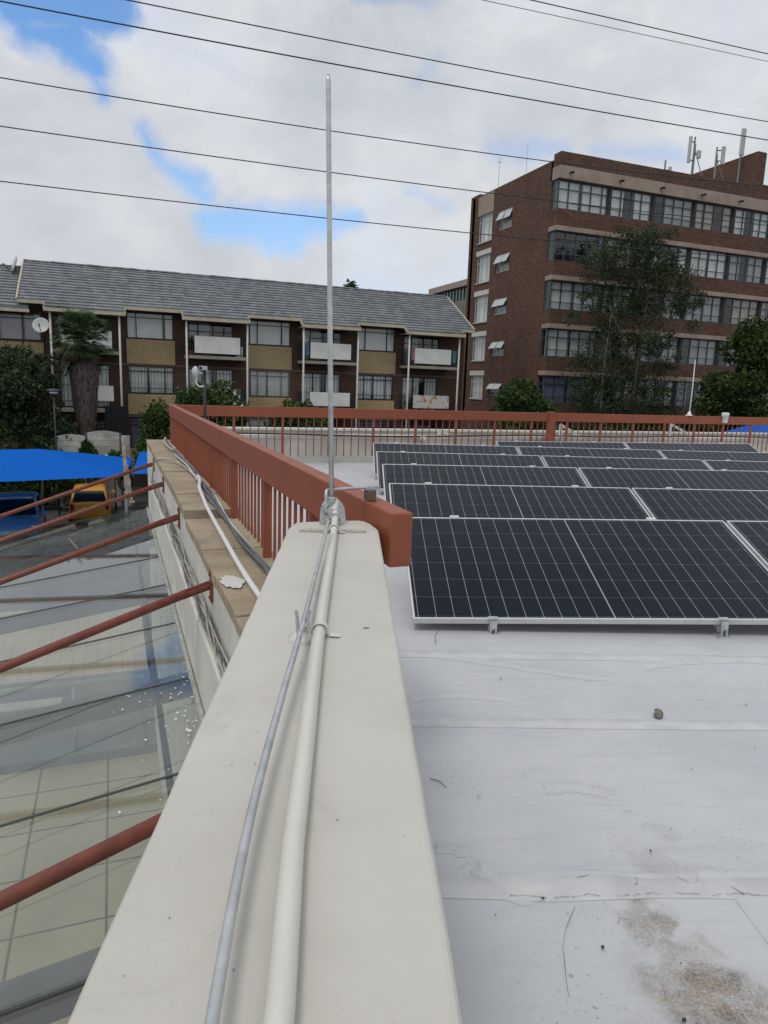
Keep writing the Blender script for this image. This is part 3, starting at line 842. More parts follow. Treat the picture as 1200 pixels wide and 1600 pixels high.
# glass canopy
t = thing('glass_canopy', 'sloping glass canopy of greenish panes below the red struts', 'canopy', (-.9, 5, 2.5))
def gz(x_): return 2.77 - .15 * (.4 - x_)
joints = [-1, 0, 1, 2, 3, 4, 5, 6, 7, 8, 9, 9.75]
for a, b_ in zip(joints[:-1], joints[1:]):
    q = MB(); x0_, x1_ = -2.32, .385
    q.add([(x0_, a + .006, gz(x0_)), (x1_, a + .006, gz(x1_)), (x1_, b_ - .006, gz(x1_)), (x0_, b_ - .006, gz(x0_))], [(0, 1, 2, 3)])
    o = q.build('pane', canopy_glass, t); o.modifiers.new('solid', 'SOLIDIFY').thickness = .010
jm = mat('dark_joint_sealant', (.045, .055, .055), .5)
jb = MB()
for a in joints[1:-1]: jb.bar((-2.32, a, gz(-2.32) + .003), (.385, a, gz(.385) + .003), .013, .005)
jb.build('joint_seal', jm, t)
bm_ = MB()
for a in joints[1:-1:2]: bm_.bar((-2.30, a + .11, gz(-2.3) - .09), (.39, a + .11, gz(.39) - .09), .10, .12)
bm_.build('support_beam', mat('grey_violet_steel', (.12, .11, .13), .5, var=.2, vscale=4), t)
MB().bar((.375, -1, gz(.375) + .008), (.375, 9.75, gz(.375) + .008), .022, .018).build('edge_seal', mat('pale_silicone', (.42, .45, .42), .6, var=.4, vscale=30), t)
MB().bar((.18, -1, gz(.18) - .02), (.18, 9.75, gz(.18) - .02), .03, .03).build('purlin', mat('dark_steel', (.05, .06, .07), .5), t)
dr = MB(); rg = np.random.default_rng(77)
for i in range(80):
    yy_ = abs(rg.normal()) * .55 * rg.choice((-1, 1)) + 3.55; xx_ = .37 - abs(rg.normal()) * .16; r_ = rg.uniform(.002, .007) * (1.6 if rg.random() < .12 else 1)
    dr.add([(xx_ + r_ * math.cos(a) * rg.uniform(.8, 1.2), yy_ + r_ * math.sin(a) * rg.uniform(.9, 1.7), gz(xx_) + .0095) for a in np.linspace(0, 6.28, 8)[:-1]], [tuple(range(7))])
for i in range(40):
    yy_ = rg.uniform(4.2, 8.8); xx_ = .375 - abs(rg.normal()) * .05; r_ = rg.uniform(.002, .005)
    dr.add([(xx_ + r_ * math.cos(a), yy_ + r_ * math.sin(a) * rg.uniform(.9, 2.5), gz(xx_) + .0095) for a in np.linspace(0, 6.28, 8)[:-1]], [tuple(range(7))])
dr.build('paint_spatter', mat('white_drip', (.70, .70, .66), .6), t)['kind'] = 'stuff'
MB().tube([(-2.28, -1, gz(-2.28) - .05), (-2.28, 9.75, gz(-2.28) - .05)], .04, 10).build('edge_beam', red_worn, t)

# things seen through the glass
t = thing('low_railing', 'pale pipe handrail seen through the glass canopy', 'railing', (-2, 9.2, -.28))
b = MB().tube([(-6, 9.18, .62), (.25, 9.18, .62), (.25, 9.18, -.28)], .03, 10)
for x_ in (-5, -3.5, -2, -.6): b.tube([(x_, 9.18, -.28), (x_, 9.18, .62)], .022, 8)
b.build('handrail', mat('pale_green_steel', (.42, .47, .45), .4, var=.2, vscale=5), t, smooth=True)
b = MB()
for x_, y_, wx in ((-1.5, 10.6, 1.3), (-3.6, 11.2, 1.3)):
    b.box(x_ - wx / 2, x_ + wx / 2, y_ - .14, y_ + .14, -.615, -.22)
b.box(-1.5 - .6, -1.5 - .5, 10.5, 10.7, -.62, -.55)
tag(b.build('bench', mat('pale_bench', (.40, .39, .36), .7, var=.2, vscale=4), bevel=.02), 'pale low benches on the dark paving seen through the glass', 'bench')
b = MB().lathe([(.0, .5), (.16, .5), (.20, .42), (.24, 0), (0, 0)], (-1.05, 8.1, -.398), 20)

# cables on the ledge, on the coping
rg = np.random.default_rng(21)
t = thing('cable_bundle', 'bundle of thin pale cables sagging along the white ledge below the coping', 'cable', (.43, 5, 3.19))
for j in range(9):
    ph = rg.uniform(0, 6.28, 3); pts = []
    for y_ in np.linspace(1.6, 9.35, 80):
        lift = .012 + .022 * (math.sin(y_ * 2.1 + ph[0]) * .5 + .5) * rg.uniform(.8, 1.2)
        pts.append((.432 + .022 * math.sin(y_ * 1.7 + ph[1]) + .010 * math.sin(y_ * 5.3 + ph[2]), y_, 3.193 + lift))
    MB().tube(pts, rg.uniform(.0035, .0065), 6).build('strand', pale_cable if j % 3 else grey_cable, t, smooth=True)
pts = smooth_path([(.40, 8.9, 2.80), (.405, 8.85, 3.2), (.43, 8.7, 3.50), (.50, 8.45, 3.575), (.62, 8.2, 3.585), (.70, 7.6, 3.57), (.72, 6.9, 3.57), (.715, 6.2, 3.57)], 50)
tag(MB().tube(pts, .0095, 8).build('cable', pale_cable, smooth=True), 'thin pale cable looping from the ledge up over the coping', 'cable')
pts = smooth_path([(.725, 6.75, 3.60), (.70, 6.35, 3.615), (.655, 6.0, 3.607), (.645, 5.65, 3.575), (.635, 5.2, 3.545), (.615, 4.3, 3.535), (.60, 3.6, 3.53), (.60, 2.9, 3.53), (.62, 2.2, 3.53)], 70)
tag(MB().tube(pts, .0145, 10).build('hose', white_plastic, smooth=True), 'thick white plastic hose bent across the brick coping', 'hose')
t = thing('cable_bundle', 'dark grey and white cables lying on the coping against the railing foot', 'cable', (.74, 5, 3.55))
for j in range(5):
    ph = rg.uniform(0, 6.28, 2); pts = []
    for y_ in np.linspace(2.3, 10.6, 70):
        zb = 3.548 if y_ > 5.23 else 3.505
        pts.append((.728 + .022 * math.sin(y_ * 1.1 + ph[0]) + .012 * math.sin(y_ * 3.1 + ph[1]) - (.02 if 5.2 < y_ < 6.8 else 0), y_, zb + .018 + .012 * j * .5))
    MB().tube(pts, .0085 if j != 2 else .0075, 7).build('strand', white_plastic if j == 2 else grey_cable, t, smooth=True)
pts = smooth_path([(.74, 11.45, 3.58), (.72, 11.1, 3.60), (.67, 10.6, 3.60), (.68, 10.0, 3.58), (.72, 9.4, 3.57), (.73, 8.8, 3.57)], 30)
tag(MB().tube(pts, .016, 8).build('conduit', pale_cable, smooth=True), 'short flexible conduit at the far corner of the coping', 'conduit')

# camera pole by the corner of the roof
t = thing('camera_pole', 'slim black pole with a white dish and camera inside the railing corner', 'pole', (1.16, 9.8, RZ))
MB().tube([(1.16, 9.8, RZ), (1.16, 9.8, 4.66)], .021, 10).build('pole', dark_metal, t, smooth=True)
q = MB().lathe([(0, 0), (.045, .0), (.05, .02), (.042, .04), (0, .045)], (1.045, 9.77, 4.60), 18, (-.55, -.8, .1)); q.v = [(a, b, 4.60 + (c - 4.60) * 1.5) for a, b, c in q.v]; q.build('dish', dish_m, t, smooth=True)
b = MB().bar((1.06, 9.74, 4.60), (1.13, 9.8, 4.585), .03, .03).bar((1.10, 9.70, 4.655), (1.18, 9.84, 4.655), .058, .055)
b.build('camera', dish_m, t, bevel=.008)
MB().lathe([(0, .012), (.022, .012), (.026, 0)], (1.105, 9.71, 4.655), 14, (-.5, -.85, 0)).build('lens', black_cable, t)
MB().tube(smooth_path([(1.06, 9.8, 4.56), (1.05, 9.79, 4.46), (1.09, 9.79, 4.41), (1.15, 9.785, 4.42)], 16), .013, 8).build('conduit', white_plastic, t, smooth=True)

# ------------------------------------------------------------------ solar panels
PL, PW, PT = 2.225, 1.10, 19.0


def make_panel():
    t = thing('solar_panel', 'x', 'solar panel', (0, 0, 0), 'solar panels in tilted rows on the roof')
    zb = .072
    gl = MB().box(.012, PL - .012, .012, PW - .012, .008, .032).build('glass', solar_m, t)
    fr = MB().box(0, PL, 0, .0118, 0, .035).box(0, PL, PW - .0118, PW, 0, .035).box(0, .0118, .0118, PW - .0118, 0, .035).box(PL - .0118, PL, .0118, PW - .0118, 0, .035)
    fr.box(.0118, .03, .03, PW - .03, 0, .003).box(PL - .03, PL - .0118, .03, PW - .03, 0, .003)
    fr = fr.build('frame', alu, t, bevel=.0012, bseg=1)
    for o in (gl, fr): o.rotation_euler = (R_(PT), 0, 0); o.location = (0, 0, zb)
    ct, st = math.cos(R_(PT)), math.sin(R_(PT))
    for x_ in (.435, 1.715):
        r = MB(); r.bar((x_, .0, zb - .026), (x_, PW * ct, zb - .026 + PW * st), .04, .036)
        r.box(x_ - .02, x_ + .02, PW * ct - .08, PW * ct - .04, .004, zb - .03 + (PW - .06) * st)
        r.box(x_ - .05, x_ + .05, PW * ct - .11, PW * ct - .01, .001, .005)
        r.build('mount', alu, t)
        c = MB()
        c.box(x_ - .020, x_ + .020, -.026, -.002, .046, zb + .03); c.box(x_ - .028, x_ + .028, -.030, .012, zb + .034, zb + .040)
        c.box(x_ - .018, x_ - .010, -.028, -.004, .012, .046); c.box(x_ + .010, x_ + .018, -.028, -.004, .012, .046)
        c.box(x_ - .035, x_ + .035, -.040, .03, .001, .012)
        c.tube([(x_, -.034, .060), (x_, -.024, .060)], .008, 8)
        c.build('clamp', steel, t, bevel=.0015, bseg=1)
    for x_ in (.36, 1.72):
        c = MB().box(x_ - .03, x_ + .03, -.016, .010, -.002, .006).build('top_clip', alu, t)
        c.rotation_euler = (R_(PT), 0, 0); c.location = (0, PW * ct, zb + PW * st + .035)
    return t


proto = make_panel()
ORD = ['nearest', 'second', 'third', 'fourth', 'fifth', 'farthest']
ROWS = [((1.80, 4.26), (3.632, 3.665), 4), ((2.32, 5.83), (3.632, 3.650), 4), ((2.82, 7.31), (3.632, 3.655), 4),
        ((3.28, 8.75), (3.632, 3.641), 4), ((3.72, 10.08), (3.632, 3.645), 4), ((6.14, 10.50), (3.632, 3.678), 2)]
COLN = ['left end', 'second from the left', 'third from the left', 'fourth from the left']
ph = R_(18.5); rx_ = np.array([math.cos(ph), -math.sin(ph)]); ry_ = np.array([math.sin(ph), math.cos(ph)])
first = True
for ri, (P0, (z0_, z1_), n_) in enumerate(ROWS):
    for ci in range(n_):
        o = proto if first else copy_tree(proto); first = False
        L_ = (PL + .025) * ci
        p = np.array(P0) + rx_ * L_ - ry_ * PW * math.cos(R_(PT))
        zt = z0_ + (z1_ - z0_) * ci * (1 if ci < 2 else .9)
        o.location = (p[0], p[1], zt - PW * math.sin(R_(PT)) - .072 - .030)
        o.rotation_euler = (0, -math.atan2(z1_ - z0_, PL), -ph)
        pos = 'at the left end' if ci == 0 else COLN[ci]
        if n_ == 2 and ci == 1: pos = 'at the right end'
        o['label'] = f'black solar panel {pos} of the {ORD[ri]} row'

# wrinkles and laps in the coating
def ridge(path, wd_, h_, label='membrane_wrinkle', m_=None):
    P = smooth_path([(a, b, 0) for a, b in path], 40); mb = MB(); vs = []; fs = []; n = 9
    for i, q in enumerate(P):
        t_ = (P[min(i + 1, 39)] - P[max(i - 1, 0)])[:2]; t_ /= np.linalg.norm(t_); nn = np.array((-t_[1], t_[0]))
        e_ = math.sin(math.pi * i / 39) ** .4
        for k in range(n):
            f_ = (k / (n - 1) - .5) * 2; a, b = q[:2] + nn * f_ * wd_ * (1 + .15 * math.sin(i * .9))
            vs.append(W(a, b, RZ + .0008 + h_ * e_ * math.exp(-f_ * f_ * 5) * (1 + .25 * math.sin(i * .7))))
    for i in range(39):
        for k in range(n - 1): fs.append((i * n + k, i * n + k + 1, (i + 1) * n + k + 1, (i + 1) * n + k))
    return tag(mb.add(vs, fs).build(label, m_ or roof_m, smooth=True), kind='structure')


ridge([(0.27, 1.788), (0.325, 1.78), (0.372, 1.753), (0.39, 1.707), (0.389, 1.649), (0.435, 1.601), (0.499, 1.584)], 0.03, 0.01)
ridge([(0.391, 1.641), (0.556, 1.671), (0.699, 1.671), (0.82, 1.661), (0.969, 1.671), (1.081, 1.676), (1.368, 1.666)], 0.035, 0.007)
ridge([(0.502, 3.227), (0.797, 3.119), (1.076, 3.016), (1.247, 2.986)], 0.04, 0.008)
ridge([(0.671, 2.091), (0.782, 2.1), (0.897, 2.056)], 0.04, 0.005)
ridge([(1.434, 3.142), (1.802, 3.237), (2.298, 3.232)], 0.05, 0.006)
ridge([(0.274, 2.757), (0.499, 2.794), (0.714, 2.757)], 0.04, 0.005)
# hairline cracks: along the lap, and one across the sheet
ck = MB(); rg = np.random.default_rng(91)
def crack(P, r_):
    q = [W(a + rg.normal() * .002, b + rg.normal() * .002, RZ + .0085) for a, b in P]
    ck.tube(q, [r_ * rg.uniform(.4, 1.2) for _ in q], 4)
a = .44
while a < 1.5:
    l_ = rg.uniform(.012, .07); crack([(a + l_ * t_, 1.583 + .005 * math.sin(a * 9) + .004 * math.sin(a * 31 + t_ * 2)) for t_ in np.linspace(0, 1, 5)], .0006); a += l_ * .8 + rg.uniform(.0, .10) * rg.random()
crack([(.598, 1.543), (.575, 1.50), (.552, 1.459), (.53, 1.41), (.52, 1.365), (.512, 1.32), (.503, 1.28)], .0008)
for (a, b) in ((.93, 1.64), (.97, 1.64), (.80, 1.63), (.66, 1.655), (1.06, 1.60), (.33, 1.69), (.36, 1.66), (.70, 1.50), (.44, 2.03), (.62, 2.15), (.9, 1.95)):
    t0 = rg.uniform(0, 3); crack([(a + .028 * u_ * math.cos(t0), b + .028 * u_ * math.sin(t0) + .006 * u_ * u_) for u_ in np.linspace(-.6, .6, 4)], .0008)
tag(ck.build('membrane_crack', mat('crack_dirt', (.17, .165, .16), .95)), kind='structure')

# litter on the roof
rg = np.random.default_rng(5); bm2 = bmesh.new(); bmesh.ops.create_icosphere(bm2, subdivisions=2, radius=.022)
for v in bm2.verts: v.co = Vector((v.co.x * 1.3 + v.co.z * .35, v.co.y * .8, v.co.z * .72)) * (1 + rg.uniform(-.2, .24))
me = bpy.data.meshes.new('stone'); bm2.to_mesh(me); bm2.free(); me.materials.append(stone_m)
o = bpy.data.objects.new('stone', me); COL.objects.link(o); o.location = (2.048, 2.065, RZ + .014); o.rotation_euler = (0, 0, .7)
tag(o, 'small broken grey stone lying on the silver roof in front of the panels', 'stone')
tag(MB().tube([(.955, 1.93, RZ + .004), (.975, 1.90, RZ + .007), (.985, 1.865, RZ + .004)], [.0012, .0014, .0008], 5).build('twig', twig_m), 'thin dark twig on the roof near the cream wall', 'twig')
tag(MB().tube([(1.505, 3.06, RZ + .006), (1.52, 3.10, RZ + .03), (1.555, 3.13, RZ + .05)], .0016, 5).build('wire_end', black_cable), 'black wire end hanging under the corner of the nearest panel', 'wire')
fl = MB()
for i in range(34):
    n_, d_ = random.uniform(.13, 1.9), random.uniform(.55, 3.0); c_ = W(n_, d_, RZ + .0095); r_ = random.uniform(.0015, .006); a0 = random.uniform(0, 6)
    fl.add([(c_[0] + r_ * math.cos(a0 + a) * (1.5 if a in (0, 3.2) else .6), c_[1] + r_ * math.sin(a0 + a), c_[2]) for a in (0, 1.5, 3.2, 4.6)], [(0, 1, 2, 3)])
tag(fl.build('debris', twig_m), 'dark crumbs of dead leaf scattered over the silver roof', 'debris', kind='stuff')

# ------------------------------------------------------------------ windows
def pleats(x0, x1, y_, z0, z1, amp=.016, wl=.15, seed=0):
    rg_ = np.random.default_rng(seed); n = max(6, int((x1 - x0) / wl * 6)); mb = MB(); vs = []; fs = []
    p_ = rg_.uniform(0, 6.28)
    for i in range(n + 1):
        x_ = x0 + (x1 - x0) * i / n; o_ = amp * math.sin((x_ - x0) / wl * 6.28 + p_ + .6 * math.sin(x_ * 3.1))
        vs += [(x_, y_ + o_ * .8, z1), (x_ + rg_.normal() * .006, y_ + o_ * 1.1, z0)]
    for i in range(n): fs.append((2 * i, 2 * i + 2, 2 * i + 3, 2 * i + 1))
    return mb.add(vs, fs)


def window(parent, x0, x1, z0, z1, y_, cols, transom, fmat, curt=((0, 1),), cmat=None, bars=0, lattice=False, fw=.05, seed=0, sill=None):
    """window in a wall facing -y: frame with mullions, one glass sheet, curtains; bars outside if burglar proofed"""
    f = MB()
    f.box(x0, x1, y_ - .03, y_ + .04, z0, z0 + fw).box(x0, x1, y_ - .03, y_ + .04, z1 - fw, z1)
    f.box(x0, x0 + fw, y_ - .03, y_ + .04, z0 + fw, z1 - fw).box(x1 - fw, x1, y_ - .03, y_ + .04, z0 + fw, z1 - fw)
    for c in cols: f.box(x0 + (x1 - x0) * c - fw * .45, x0 + (x1 - x0) * c + fw * .45, y_ - .027, y_ + .037, z0 + fw, z1 - fw)
    for tr_ in transom: f.box(x0 + fw, x1 - fw, y_ - .024, y_ + .034, z0 + (z1 - z0) * tr_ - fw * .35, z0 + (z1 - z0) * tr_ + fw * .35)
    wo_ = f.build('window', fmat, parent)
    g = MB().add([(x0 + fw, y_ + .01, z0 + fw), (x1 - fw, y_ + .01, z0 + fw), (x1 - fw, y_ + .01, z1 - fw), (x0 + fw, y_ + .01, z1 - fw)], [(0, 1, 2, 3)])
    g.build('pane', win_glass, wo_)
    for i, (a, b) in enumerate(curt):
        pleats(x0 + (x1 - x0) * a + .02, x0 + (x1 - x0) * b - .02, y_ + .085, z0 - .04, z1 - .03, seed=seed * 7 + i).build('curtain', cmat or curtain_m, wo_)
    if bars:
        bb = MB(); n = int((x1 - x0) / bars)
        for i in range(1, n): bb.box(x0 + (x1 - x0) * i / n - .009, x0 + (x1 - x0) * i / n + .009, y_ - .075, y_ - .057, z0, z1)
        bb.box(x0, x1, y_ - .08, y_ - .06, z0 + .25, z0 + .275).box(x0, x1, y_ - .08, y_ - .06, z1 - .25, z1 - .225)
        bb.build('burglar_bars', fmat, wo_)
    if lattice:
        bb = MB(); n = 14
        for i in range(n):
            xa, xb = x0 + (x1 - x0) * i / n, x0 + (x1 - x0) * (i + 1) / n
            for q in range(7):
                za, zb = z0 + (z1 - z0) * q / 7, z0 + (z1 - z0) * (q + 1) / 7
                bb.bar((xa, y_ - .06, za), (xb, y_ - .06, zb), .012, .012).bar((xa, y_ - .07, zb), (xb, y_ - .07, za), .012, .012)
        bb.build('lattice_gate', white_frame, wo_)
    if sill: MB().box(x0 - .05, x1 + .05, y_ - .12, y_ + .02, z0 - .06, z0 - .002).build('sill', sill, wo_)
    return wo_


# ------------------------------------------------------------------ apartment row on the left
AY = 38.0
apt = thing('apartment_building', 'long brown and yellow brick apartment row with white balcony panels and grey tiled roof', 'building', (8, 41, GZ))
bays = [(.73 + 6.1 * k, 2.97 + 6.1 * k) for k in range(3)]
bals = [(-2.62, .40), (3.48, 6.51), (9.46, 12.49), (15.51, 18.63)]
ops = []
for a, b_ in bays: ops += [(a, b_, 6.44, 7.72), (a, b_, 3.72, 5.09), (a, b_, .95, 2.52)]
for a, b_ in bals:
    ops += [(a + .2, a + 2.5, 5.74, 7.44), (a + .2, a + 2.5, 2.95, 5.08), (a + .2, a + 2.5, .12, 2.35)]
wl = MB(); walled(wl, -3.0, 19.62, GZ, 7.95, AY, AY + .25, ops)
wl.box(-3.0, -2.75, AY + .25, 44.3, GZ, 7.9).box(19.37, 19.62, AY + .25, 44.3, GZ, 7.9).box(-3.0, 19.62, 44.3, 44.5, GZ, 7.9)
wl.add([(19.62, 37.6, 7.9), (19.62, 44.4, 7.9), (19.62, 41.0, 10.02)], [(0, 1, 2)])
wl.build('wall', brick_brown, apt)
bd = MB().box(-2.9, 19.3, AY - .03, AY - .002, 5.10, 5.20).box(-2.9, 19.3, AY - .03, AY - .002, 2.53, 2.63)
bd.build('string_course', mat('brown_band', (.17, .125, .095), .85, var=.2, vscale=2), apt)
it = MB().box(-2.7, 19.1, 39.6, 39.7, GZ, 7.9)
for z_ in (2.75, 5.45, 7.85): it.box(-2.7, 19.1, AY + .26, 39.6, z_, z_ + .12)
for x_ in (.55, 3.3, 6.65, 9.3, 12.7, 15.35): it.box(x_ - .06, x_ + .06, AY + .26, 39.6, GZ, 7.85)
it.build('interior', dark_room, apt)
for k, (a, b_) in enumerate(bays):
    for (z0_, z1_) in ((5.20, 6.40), (2.66, 3.68), (.0, .93)):
        MB().box(a - .03, b_ + .06, AY - .06, AY - .004, z0_, z1_).build('yellow_brick_panel', brick_yellow, apt)
    window(apt, a, b_, 6.44, 7.72, AY + .06, (.2, .78), (.80,), black_frame, ((0, .2), (.2, .80), (.8, 1)) if k else ((0, .80), (.82, 1)), bars=.16 if k == 9 else 0, seed=k + 1)
    window(apt, a, b_, 3.72, 5.09, AY + .06, (.2, .78) if k else (.42, .8), (.80,), black_frame, ((.05, .42), (.46, .97)), bars=(.15 if k == 0 else (.2 if k == 2 else 0)), lattice=(k == 1), seed=k + 11)
    window(apt, a, b_, .95, 2.52, AY + .06, (.25, .75), (.75,), black_frame, ((0, 1),), curtain_m if k == 1 else curtain_p, bars=.16 if k != 1 else 0, lattice=(k == 1), seed=k + 21)
for k, (a, b_) in enumerate(bals):
    window(apt, a + .2, a + 2.5, 5.74, 7.44, AY + .06, (.22, .55, .8), (.72,), black_frame, ((.02, .22), (.24, .5)) if k != 3 else ((.0, .42),), curtain_d, seed=k + 31, fw=.06)
    window(apt, a + .2, a + 2.5, 2.95, 5.08, AY + .06, (.30, .62), (), black_frame, ((.0, .5), (.62, .98)), curtain_m, bars=.17, seed=k + 41, fw=.06)
    window(apt, a + .2, a + 2.5, .12, 2.35, AY + .06, (.33, .66), (.8,), black_frame, ((.1, .9),), curtain_d, bars=.17, seed=k + 51, fw=.06)
    for (zs, zp, lvl) in ((5.55, (5.83, 6.66), 1), (2.78, (3.33, 4.06), 0)):
        bc = MB().box(a - .02, b_ + .02, 36.72, AY - .006, zs, zs + .15).build('balcony', slab_m, apt)
        p0_, p1_ = (a + .40, a + 2.66) if k else (a + .42, b_ - .38)
        if k == 0 and lvl == 0: p0_, p1_ = -.75, .02
        pm_ = peel_m if (k == 3 and lvl == 0) else white_panel
        pn = MB().box(p0_, p1_, 36.745, 36.765, zp[0], zp[1]).build('panel', pm_, bc)
        if k == 3 and lvl == 0: pn['label'] = 'peeling white balcony panel with orange rust'
        rl = MB()
        rl.box(a + .05, b_ - .05, 36.785, 36.81, zp[1] - .03, zp[1]).box(a + .05, b_ - .05, 36.785, 36.81, zp[0] - .03, zp[0] - .005)
        for x_ in np.arange(a + .07, b_ - .05, .125): rl.box(x_ - .008, x_ + .008, 36.79, 36.806, zs + .152, zp[1] - .03)
        for xs in (a + .04, b_ - .06):
            rl.box(xs, xs + .02, 36.82, AY - .01, zp[1] - .03, zp[1])
            for y_ in np.arange(36.9, AY - .05, .13): rl.box(xs + .002, xs + .018, y_ - .008, y_ + .008, zs + .152, zp[1] - .03)
        rl.build('railing', black_frame, bc)
for x_ in (.38, 3.49, 6.50, 9.46, 12.49, 15.51, 18.62, -2.62):
    MB().tube([(x_, 36.66, GZ), (x_, 36.66, 7.46)], .052, 10).build('downpipe', white_frame, apt, smooth=True)
# white box and crates on the balconies
tag(MB().box(5.98, 6.32, 36.9, 37.2, 5.702, 6.24).box(6.02, 6.28, 36.885, 36.899, 5.80, 6.15).build('air_conditioner', white_frame), 'white air conditioner unit at the right end of the upper balcony beside the lattice window', 'air conditioner')

cl_m = [mat('blue_cloth', (.10, .20, .34), .9, var=.3, vscale=6), mat('pink_cloth', (.34, .18, .24), .9, var=.3, vscale=6), mat('teal_cloth', (.06, .22, .24), .9, var=.3, vscale=6)]
for (x_, w_, z0_, z1_, m_, lb) in ((15.72, .22, 6.0, 6.64, cl_m[1], 'pink cloth hanging on the balcony rail left of the last white panel'), (18.28, .24, 5.95, 6.63, cl_m[2], 'teal cloth hanging on the balcony rail at the right end of the row'), (9.60, .18, 5.95, 6.63, cl_m[0], 'blue cloth hanging on the balcony rail beside the edge-on dish')):
    q = pleats(x_, x_ + w_, 36.765, z0_, z1_, amp=.012, wl=.11, seed=int(x_ * 10)); o = q.build('cloth', m_); o.modifiers.new('solid', 'SOLIDIFY').thickness = .006
    tag(o, lb, 'cloth')
for (x_, z_, lb) in ((3.78, 5.70, 'potted plant on the upper balcony behind the slim camera pole'), (15.9, 2.93, 'potted plant on the lower balcony beside the peeling panel')):
    t = thing('potted_plant', lb, 'plant', (x_, 37.1, z_))
    MB().lathe([(0, 0), (.11, 0), (.15, .26), (.13, .26), (0, .22)], (x_, 37.1, z_ + .001), 14).build('pot', mat('clay_pot', (.22, .10, .06), .85, var=.2, vscale=8), t)
    rq = np.random.default_rng(int(x_ * 7)); q = np.array((x_, 37.1, z_ + .55)) + rq.normal(size=(260, 3)) * (.13, .13, .16)
    quads_mesh('foliage', leaves(q, .09, rq), 4, leaf_mat('pot_leaves', (.02, .04, .012), (.06, .11, .03)), t)

# tiled roof in stepped courses, eaves cut back over the bays
def rz(Y, base=10.13): return base - (41.0 - Y) * .58
def course_roof(segs, name, parent, base, back=45.0, ridge_y=41.0):
    mb = MB(); st_ = .275
    for (x0_, x1_, ye) in segs:
        y_ = ridge_y
        while y_ > ye + .01:
            yl = max(ye, y_ - st_)
            zt_, zl = rz(y_, base), rz(yl, base)
            mb.add([(x0_, y_ + .03, zt_ + .017), (x1_, y_ + .03, zt_ + .017), (x1_, yl, zl + .072), (x0_, yl, zl + .072), (x0_, yl + .02, zl - .012), (x1_, yl + .02, zl - .012), (x0_, y_ + .03, zt_ - .03), (x1_, y_ + .03, zt_ - .03)],
                   [(0, 1, 2, 3), (3, 2, 5, 4), (0, 3, 4, 6), (1, 7, 5, 2), (4, 5, 7, 6)])
            y_ = yl
    xa, xb = min(q[0] for q in segs), max(q[1] for q in segs)
    mb.add([(xa, ridge_y, base + .02), (xb, ridge_y, base + .02), (xb, back, rz(2 * ridge_y - back, base)), (xa, back, rz(2 * ridge_y - back, base))], [(0, 1, 2, 3)])
    r = mb.build(name, tiles_m, parent)
    rc = MB(); x_ = xa
    while x_ < xb:
        x2 = min(x_ + .42, xb)
        arc = [(.11 * math.cos(a), .075 * math.sin(a)) for a in np.linspace(0, math.pi, 7)]
        h_ = random.uniform(-.01, .012)
        vs = [(x_, ridge_y + ay, base + .015 + az + h_) for ay, az in arc] + [(x2 + .02, ridge_y + ay * .93, base + .012 + az * .9 + h_) for ay, az in arc]
        rc.add(vs, [(i, i + 1, 8 + i, 7 + i) for i in range(6)] + [tuple(range(6, -1, -1)), tuple(range(7, 14))])
        x_ = x2
    rc.build('ridge_tile', tiles_m, r)
    return r


segs = [(-4.0, -2.86, 37.15)]
cuts = [(-2.86, .66), (3.32, 6.6), (9.38, 12.55), (15.35, 18.9)]
prev = -2.86
for (a, b_) in cuts:
    if a > prev: segs.append((prev, a, 37.15))
    segs.append((a, b_, 36.55)); prev = b_
segs.append((18.9, 19.75, 37.15))
course_roof(segs, 'roof', apt, 10.13)
fa = MB()
for (x0_, x1_, ye) in segs:
    z_ = rz(ye); fa.box(x0_ - .02, x1_ + .02, ye - .07, ye + .05, z_ - .165, z_ - .014)
    fa.box(x0_ + .02, x1_ - .02, ye + .052, AY - .002, z_ - .12, z_ - .10)
for (a, b_) in cuts:
    for x_ in (a, b_): fa.bar((x_, 36.52, rz(36.52) - .09), (x_, 37.15, rz(37.15) - .08), .05, .17)
fa.bar((-4.02, 37.1, rz(37.1) - .02), (-4.02, 41.0, rz(41) - .02), .07, .18).bar((19.77, 37.1, rz(37.1) - .02), (19.77, 41, rz(41) - .02), .07, .18)
fa.build('gutter', cream_trim, apt)

# neighbouring section, a little lower
ap2 = thing('apartment_building', 'lower neighbouring brick apartment section cut off at the left edge', 'building', (-8, 41, GZ))
ops = [(-5.6, -3.12, 6.08, 7.35), (-5.6, -3.12, 3.4, 4.8), (-11.5, -9.2, 6.08, 7.35)]
wl = MB(); walled(wl, -12, -3.02, GZ, 7.6, AY, AY + .25, ops); wl.box(-12, -3.02, AY + .25, 44.2, GZ, 6.0); wl.build('wall', brick_brown, ap2)
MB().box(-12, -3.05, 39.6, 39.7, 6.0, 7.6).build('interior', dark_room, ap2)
window(ap2, -5.6, -3.12, 6.08, 7.35, AY + .06, (.28, .68), (.8,), black_frame, ((0, .66), (.7, 1)), curtain_d, seed=71)
window(ap2, -5.6, -3.12, 3.4, 4.8, AY + .06, (.28, .68), (.8,), black_frame, ((0, 1),), curtain_d, seed=72)
window(ap2, -11.5, -9.2, 6.08, 7.35, AY + .06, (.28, .68), (.8,), black_frame, ((0, 1),), seed=73)
course_roof([(-13, -3.55, 37.0)], 'roof', ap2, 9.78)
MB().box(-13, -3.5, 36.92, 37.05, rz(37, 9.78) - .16, rz(37, 9.78) - .014).build('gutter', cream_trim, ap2)
MB().box(-5.7, -3.05, AY - .05, AY - .004, 4.85, 6.0).build('yellow_brick_panel', brick_yellow, ap2)


